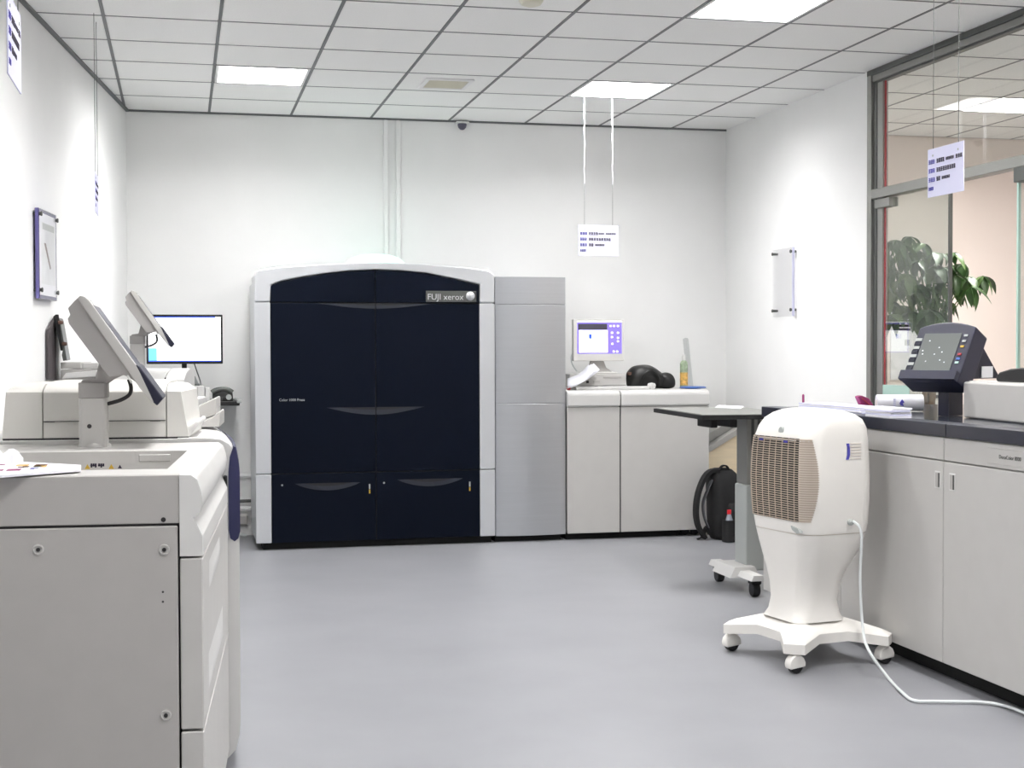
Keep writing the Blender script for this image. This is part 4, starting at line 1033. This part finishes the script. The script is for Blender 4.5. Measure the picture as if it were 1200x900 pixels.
B().box(3.40, c0x+.02, -3.30, -3.14, 0.02, .03).bm.free()
pl = [onZ(838, 478, zp), onZ(868, 479.5, zp), onZ(872, 476.5, zp), onZ(842, 475.3, zp)]
B().loft([[Vector((p.x, p.y, zp+d)) for p in pl] for d in (.001, .004)]).done('loose_paper', 'paper', label='single white sheet on the black-edged stand top', cat='paper')

# ================================================================== evaporative cooler
TH = RD(10.5)
FC = thing('air_cooler', 'cream evaporative air cooler with slatted grille on a four-caster base', 'air cooler', (3.10, -4.93, 0), TH+pi)
# local: +x = grille side, +y = towards the camera side (world -y)
def ring(z, x0, x1, wdt, r, y0=0): return [Vector((x, y+y0, z)) for x, y in rrect(x1-x0, wdt, r, 6, (x0+x1)/2, 0)]
low = [(.185,-.115,.15,.30,.05),(.215,-.105,.135,.285,.06),(.27,-.095,.125,.285,.07),(.34,-.10,.125,.31,.07),(.40,-.115,.13,.345,.07),(.46,-.15,.14,.385,.075),(.52,-.18,.15,.42,.08),(.575,-.195,.158,.445,.08)]
B().loft([ring(z, a, b_, w_, r) for z, a, b_, w_, r in low]).done('lower_body', 'cream', FC, ang=60)
upp = [(.579,-.196,.158,.447,.08),(.62,-.20,.162,.462,.08),(.72,-.203,.168,.474,.08),(.82,-.203,.17,.478,.08),(.92,-.20,.166,.472,.08),(.985,-.199,.160,.468,.085),(1.035,-.195,.142,.462,.09),(1.07,-.182,.118,.44,.09),(1.092,-.155,.09,.40,.09),(1.107,-.11,.055,.335,.075),(1.113,-.07,.02,.25,.04)]
body = B().loft([ring(z, a, b_, w_, r) for z, a, b_, w_, r in upp]).done('upper_body', 'cream', FC, ang=60)
B().loft([ring(.5745, -.190, .153, .436, .08), ring(.5795, -.190, .153, .436, .08)]).done('body_joint', 'cream_shade', FC)
# grille
gz0, gz1 = .632, .992
def gw(z): s = (z-gz0)/(gz1-gz0); return .168+.026*sin(pi*min(1, max(0, s)))     # half width of the grille
def gx(z): return .172+.006*sin(pi*(z-gz0)/(gz1-gz0))
def sect(z):
    for p, q_ in zip(upp, upp[1:]):
        if p[0] <= z <= q_[0]:
            t_ = (z-p[0])/(q_[0]-p[0]); return [p[i]+(q_[i]-p[i])*t_ for i in range(1, 5)]
def wrap(z, off, a_far, a_near, n=5):
    """follow the body section at height z from its far front corner round to the camera-side corner"""
    x0, x1, wdt, r = sect(z); R_ = r+off; hy = wdt/2-r; P_ = []
    for k in range(n+1): a_ = RD(a_far*(1-k/n)); P_.append((x1-r+R_*cos(a_), -hy-R_*sin(a_)))
    for k in range(n+1): a_ = RD(a_near*k/n); P_.append((x1-r+R_*cos(a_), hy+R_*sin(a_)))
    return P_
def swell(z): return sin(pi*min(1, max(0, (z-gz0)/(gz1-gz0))))
zrow = [gz0+(gz1-gz0)*i/12 for i in range(13)]
b = B(); b.grid([[Vector((x, y, z)) for x, y in wrap(z, .0012, 40, 14)] for z in zrow]); b.done('grille_back', 'grille_dark', FC, ang=80)
b = B(); b.grid([[Vector((x, y, z)) for x, y in wrap(z, .0008, 42, 52+26*swell(z))] for z in zrow]); b.done('grille_surround', 'cream_shade', FC, ang=80)
NS = 36
for k in range(NS):
    z = gz0+(gz1-gz0)*(k+.5)/NS
    A_ = wrap(z, .0065, 44, 54+26*swell(z)); Q_ = wrap(z, .0015, 44, 54+26*swell(z))[::-1]
    B().prism(A_+Q_, 'z', z-.0016, z+.0016).done('slat', 'slat', FC)
for k in range(8):
    f = (k+.5)/8; b = B(); L1 = []; L2 = []
    for z in zrow:
        P_ = wrap(z, .0045, 40, 14); tot = P_[0][1]; y = P_[0][1]+(P_[-1][1]-P_[0][1])*f
        j = max(i for i in range(len(P_)-1) if P_[i][1] <= y); t_ = (y-P_[j][1])/max(1e-6, P_[j+1][1]-P_[j][1]); x = P_[j][0]+(P_[j+1][0]-P_[j][0])*t_
        L1.append(Vector((x, y-.003, z))); L2.append(Vector((x, y+.003, z)))
    b.grid([L1, L2]); b.done('grille_bar', 'slat', FC)
for y in (-.10, .09): B().box(.170, .1775, y-.012, y+.012, .972, .980, .001, 1).done('grille_clip', 'ink_blue', FC)
# control crown: knob, lamp, grey top pad
B().lathe([(.021, .0), (.023, .004), (.019, .012), (.001, .013)], (.138, .02, 1.018), 20, 'x').done('knob', 'plastic_grey', FC)
B().lathe([(.004, 0), (.004, .004)], (.142, -.105, 1.02), 8, 'x').done('pilot_lamp', 'screen_dark', FC)
B().lathe([(.075, 1.1), (.078, 1.107), (.06, 1.111), (.001, 1.112)], (0, 0, 0), 24).done('top_pad', 'plastic_grey', FC).scale = (.7, 1, 1)
# blue level mark and ribs on the camera side, lower latch
for o_, y, z, m in ():
    pass
ysd = .2365
B().prism([(-.05, .90), (-.037, .90), (-.043, .92), (-.044, .955), (-.04, .97), (-.052, .97), (-.057, .945), (-.057, .92)], 'y', ysd-.004, ysd+.004, .001, 1).done('level_mark', 'ink_blue', FC)
for k in range(6): B().box(-.115, -.062, ysd-.006, ysd+.0028, .903+.013*k, .906+.013*k).done('vent_rib', 'cream_shade', FC)
B().prism([(.06, .602), (.085, .596), (.10, .582), (.10, .570), (.075, .574), (.058, .59)], 'y', .2165, .2225).bm.free()
b = B().loft([[Vector((x, y, z)) for y, z in ((.12, .612), (.175, .604), (.19, .588), (.165, .582), (.13, .596))] for x in (.150, .1675)]); b.done('drain_latch', 'plastic_grey', FC)
# base: a plate with four arms
arms = [(.25, -.27), (.25, .27), (-.25, .27), (-.25, -.27)]
out = []
for k, (ax, ay) in enumerate(arms):
    d_ = Vector((ax, ay)).normalized(); n_ = Vector((-d_.y, d_.x)); c_ = Vector((ax, ay))
    mid = Vector((ax*.55, ay*.55)); out += [mid-n_*.085, c_-n_*.045, c_+n_*.045, mid+n_*.085] if k % 2 == 1 else [mid-n_*.085, c_-n_*.045, c_+n_*.045, mid+n_*.085]
cx = sum((p.x for p in out))/len(out)
out.sort(key=lambda p: math.atan2(p.y, p.x))
bot = []; topr = []
b = B()
def zf(p): return .088+.052*max(0, 1-p.length/.34)
b.loft([[Vector((p.x, p.y, zf(p)-.002)) for p in out], [Vector((p.x*1.0, p.y*1.0, zf(p)+.040)) for p in out], [Vector((p.x*.9, p.y*.9, zf(p)+.056)) for p in out], [Vector((p.x*.45, p.y*.45, .190)) for p in out]])
b.done('base', 'cream', FC, ang=40)
for ax, ay in arms:
    px_, py_ = ax*.93, ay*.93
    w1 = B().lathe([(.024, -.017), (.032, -.012), (.032, .012), (.024, .017)], (px_, py_, .033), 16, 'y').done('caster', 'caster_black', FC)
    hood = []
    for k in range(9):
        a_ = (pi+.7)*k/8-.45; hood.append((px_+.041*cos(a_), .040+.043*sin(a_)))
    B().prism(hood, 'y', py_-.024, py_+.024, .008, 2, 50).done('caster_hood', 'cream', FC)
    B().lathe([(.014, .07), (.014, .095)], (px_, py_, 0), 10).done('caster_stem', 'cream', FC)
# power cord
cp = FC.matrix_basis @ Vector((-.062, ysd+.006, .628))
f0 = onZ(1036, 776, .008); 
pts = [cp+Vector((0, .02, 0)), cp+Vector((.01, -.02, 0)), cp+Vector((.03, -.035, -.05)), onP(1008, 680, cp, FWD), onP(1011, 735, cp, FWD), onZ(1018, 762, .11), onZ(1040, 793, .012), onZ(1058, 812, .01), onZ(1072, 821, .01), onZ(1100, 822, .01), onZ(1150, 823, .01), onZ(1180, 828, .01), onZ(1215, 842, .01), onZ(1260, 860, .01)]
cd = B().tube(spline(pts, 7), .0062, 8).done('power_cord', 'cord', FC, True)
B().lathe([(.014, -.004), (.013, .008), (.009, .014)], (-.062, ysd, .628), 12, 'y').done('cord_grommet', 'plastic_grey', FC)

# ================================================================== plant and notices behind the glass
PX, PY = onY(1090, 330, -1.75).x, -1.75
pt = thing('potted_money_tree', 'leafy green potted tree in the next room behind the glass door', 'plant', (PX, PY, 0))
B().lathe([(.14, 0), (.17, .03), (.20, .36), (.215, .40), (.19, .40), (.18, .36), (.001, .34)], (0, 0, 0), 24).done('pot', 'pot', pt)
B().lathe([(.18, .33), (.175, .365), (.001, .37)], (0, 0, 0), 20).done('soil', 'soil', pt)
for k in range(3):
    a_ = 2*pi*k/3; B().tube(spline([(.03*cos(a_+z*4), .03*sin(a_+z*4), .35+z) for z in [i*.14 for i in range(8)]], 3), .024, 8).done('trunk', 'trunk', pt)
def leaf_mesh(m, ln, wd):
    P_ = []; 
    for i in range(7):
        s = i/6; hw = wd*sin(pi*min(1, s**.75*.98+.02))*1.0+.0005; zc_ = -.35*ln*s*s
        P_.append([Vector((s*ln, -hw, zc_+hw*.35)), Vector((s*ln, 0, zc_)), Vector((s*ln, hw, zc_+hw*.35))])
    return B().grid(P_).mesh('leaf', m, 70)
lm = [leaf_mesh('leaf', .21, .044), leaf_mesh('leaf_b', .19, .041), leaf_mesh('leaf', .17, .037)]
rnd = random.Random(21)
tips = []
spots = [(1050, 288), (1066, 284), (1082, 292), (1098, 303), (1060, 305), (1078, 312), (1045, 322), (1064, 328), (1088, 328), (1101, 340), (1050, 346), (1073, 350), (1093, 356), (1116, 303), (1128, 316), (1118, 328), (1135, 331), (1152, 330), (1120, 346), (1138, 343), (1110, 362), (1058, 295), (1040, 305), (1042, 360), (1088, 370), (1108, 320), (1032, 335), (1030, 295), (1070, 340), (1084, 343), (1060, 365), (1075, 300), (1095, 318), (1055, 335), (1100, 372), (1045, 375), (1068, 372)]
crown = Vector((PX, PY, 1.38))
for u, v in spots:
    hub = onY(u, v, PY+rnd.uniform(-.14, .16)); hub.z += .04
    loc = hub-Vector((PX, PY, 0)); dr_ = (hub-crown)
    B().tube(spline([(0, 0, 1.33), tuple(Vector((0, 0, 1.33)).lerp(loc, .55)+Vector((0, 0, .07))), tuple(loc)], 4), .0045, 5).done('stem', 'leaf_b', pt)
    n = rnd.randint(5, 7); a0 = rnd.uniform(0, 6)
    for k in range(n):
        a_ = a0+2*pi*k/n
        o = put('leaf', lm[rnd.randrange(3)], pt, loc=loc, rot=(rnd.uniform(-.3, .3), rnd.uniform(.2, 1.05), a_)); s = rnd.uniform(.6, .95); o.scale = (s, s, s)
# notice with black bars and a cabinet on the far wall
YN = -.015
nq = lambda u, v: onY(u, v, YN)
t = thing('wall_notice', 'cream notice with black bars on the far wall behind the glass door', 'notice', (nq(1055, 420).x, 0, nq(1055, 445).z))
B().box(nq(1044, 400).x, nq(1080, 400).x, YN, -.001, nq(1055, 445).z, nq(1055, 362).z, .002, 1).done('board', 'paper', t, True)
for k, (v, a0, a1) in enumerate(((367, 1057, 1061), (371.5, 1055, 1064), (376.5, 1053.5, 1066), (381.5, 1052, 1067), (386, 1051, 1067))):
    B().box(nq(a0, 400).x, nq(a1, 400).x, YN-.003, YN+.001, nq(1055, v+1.6).z, nq(1055, v-1.2).z).done('bar', 'grille_dark' if k > 1 else 'brown', t, True)
B().box(nq(1060, 400).x, nq(1066, 400).x, YN-.003, YN+.001, nq(1055, 405).z, nq(1055, 398).z).done('mark', 'plastic_grey', t, True)
yk = -.45; cq = lambda u, v: onY(u, v, yk)
t = thing('low_cabinet', 'cream low cabinet with dark handles in the next room by the far wall', 'cabinet', (cq(1075, 470).x, yk+.2, 0))
cx0, cx1 = cq(1040, 470).x, cq(1112, 470).x; ctop = cq(1075, 452).z
B().box(cx0, cx1, yk, -.05, .05, ctop, .006, 1).done('body', 'cream', t, True)
B().box(cx0+.02, cx1-.02, yk+.03, -.08, 0, .05).done('plinth', 'kick', t, True)
xm_ = (cx0+cx1)/2
for a0, a1 in ((cx0+.01, xm_-.005), (xm_+.005, cx1-.01)):
    d_ = B().box(a0, a1, yk-.018, yk, .08, ctop-.02, .003, 1).done('door', 'cream', t, True)
    child(B().box((a0+a1)/2-.06, (a0+a1)/2+.06, yk-.026, yk-.018, ctop-.10, ctop-.075, .002, 1), 'handle', 'grille_dark', d_)
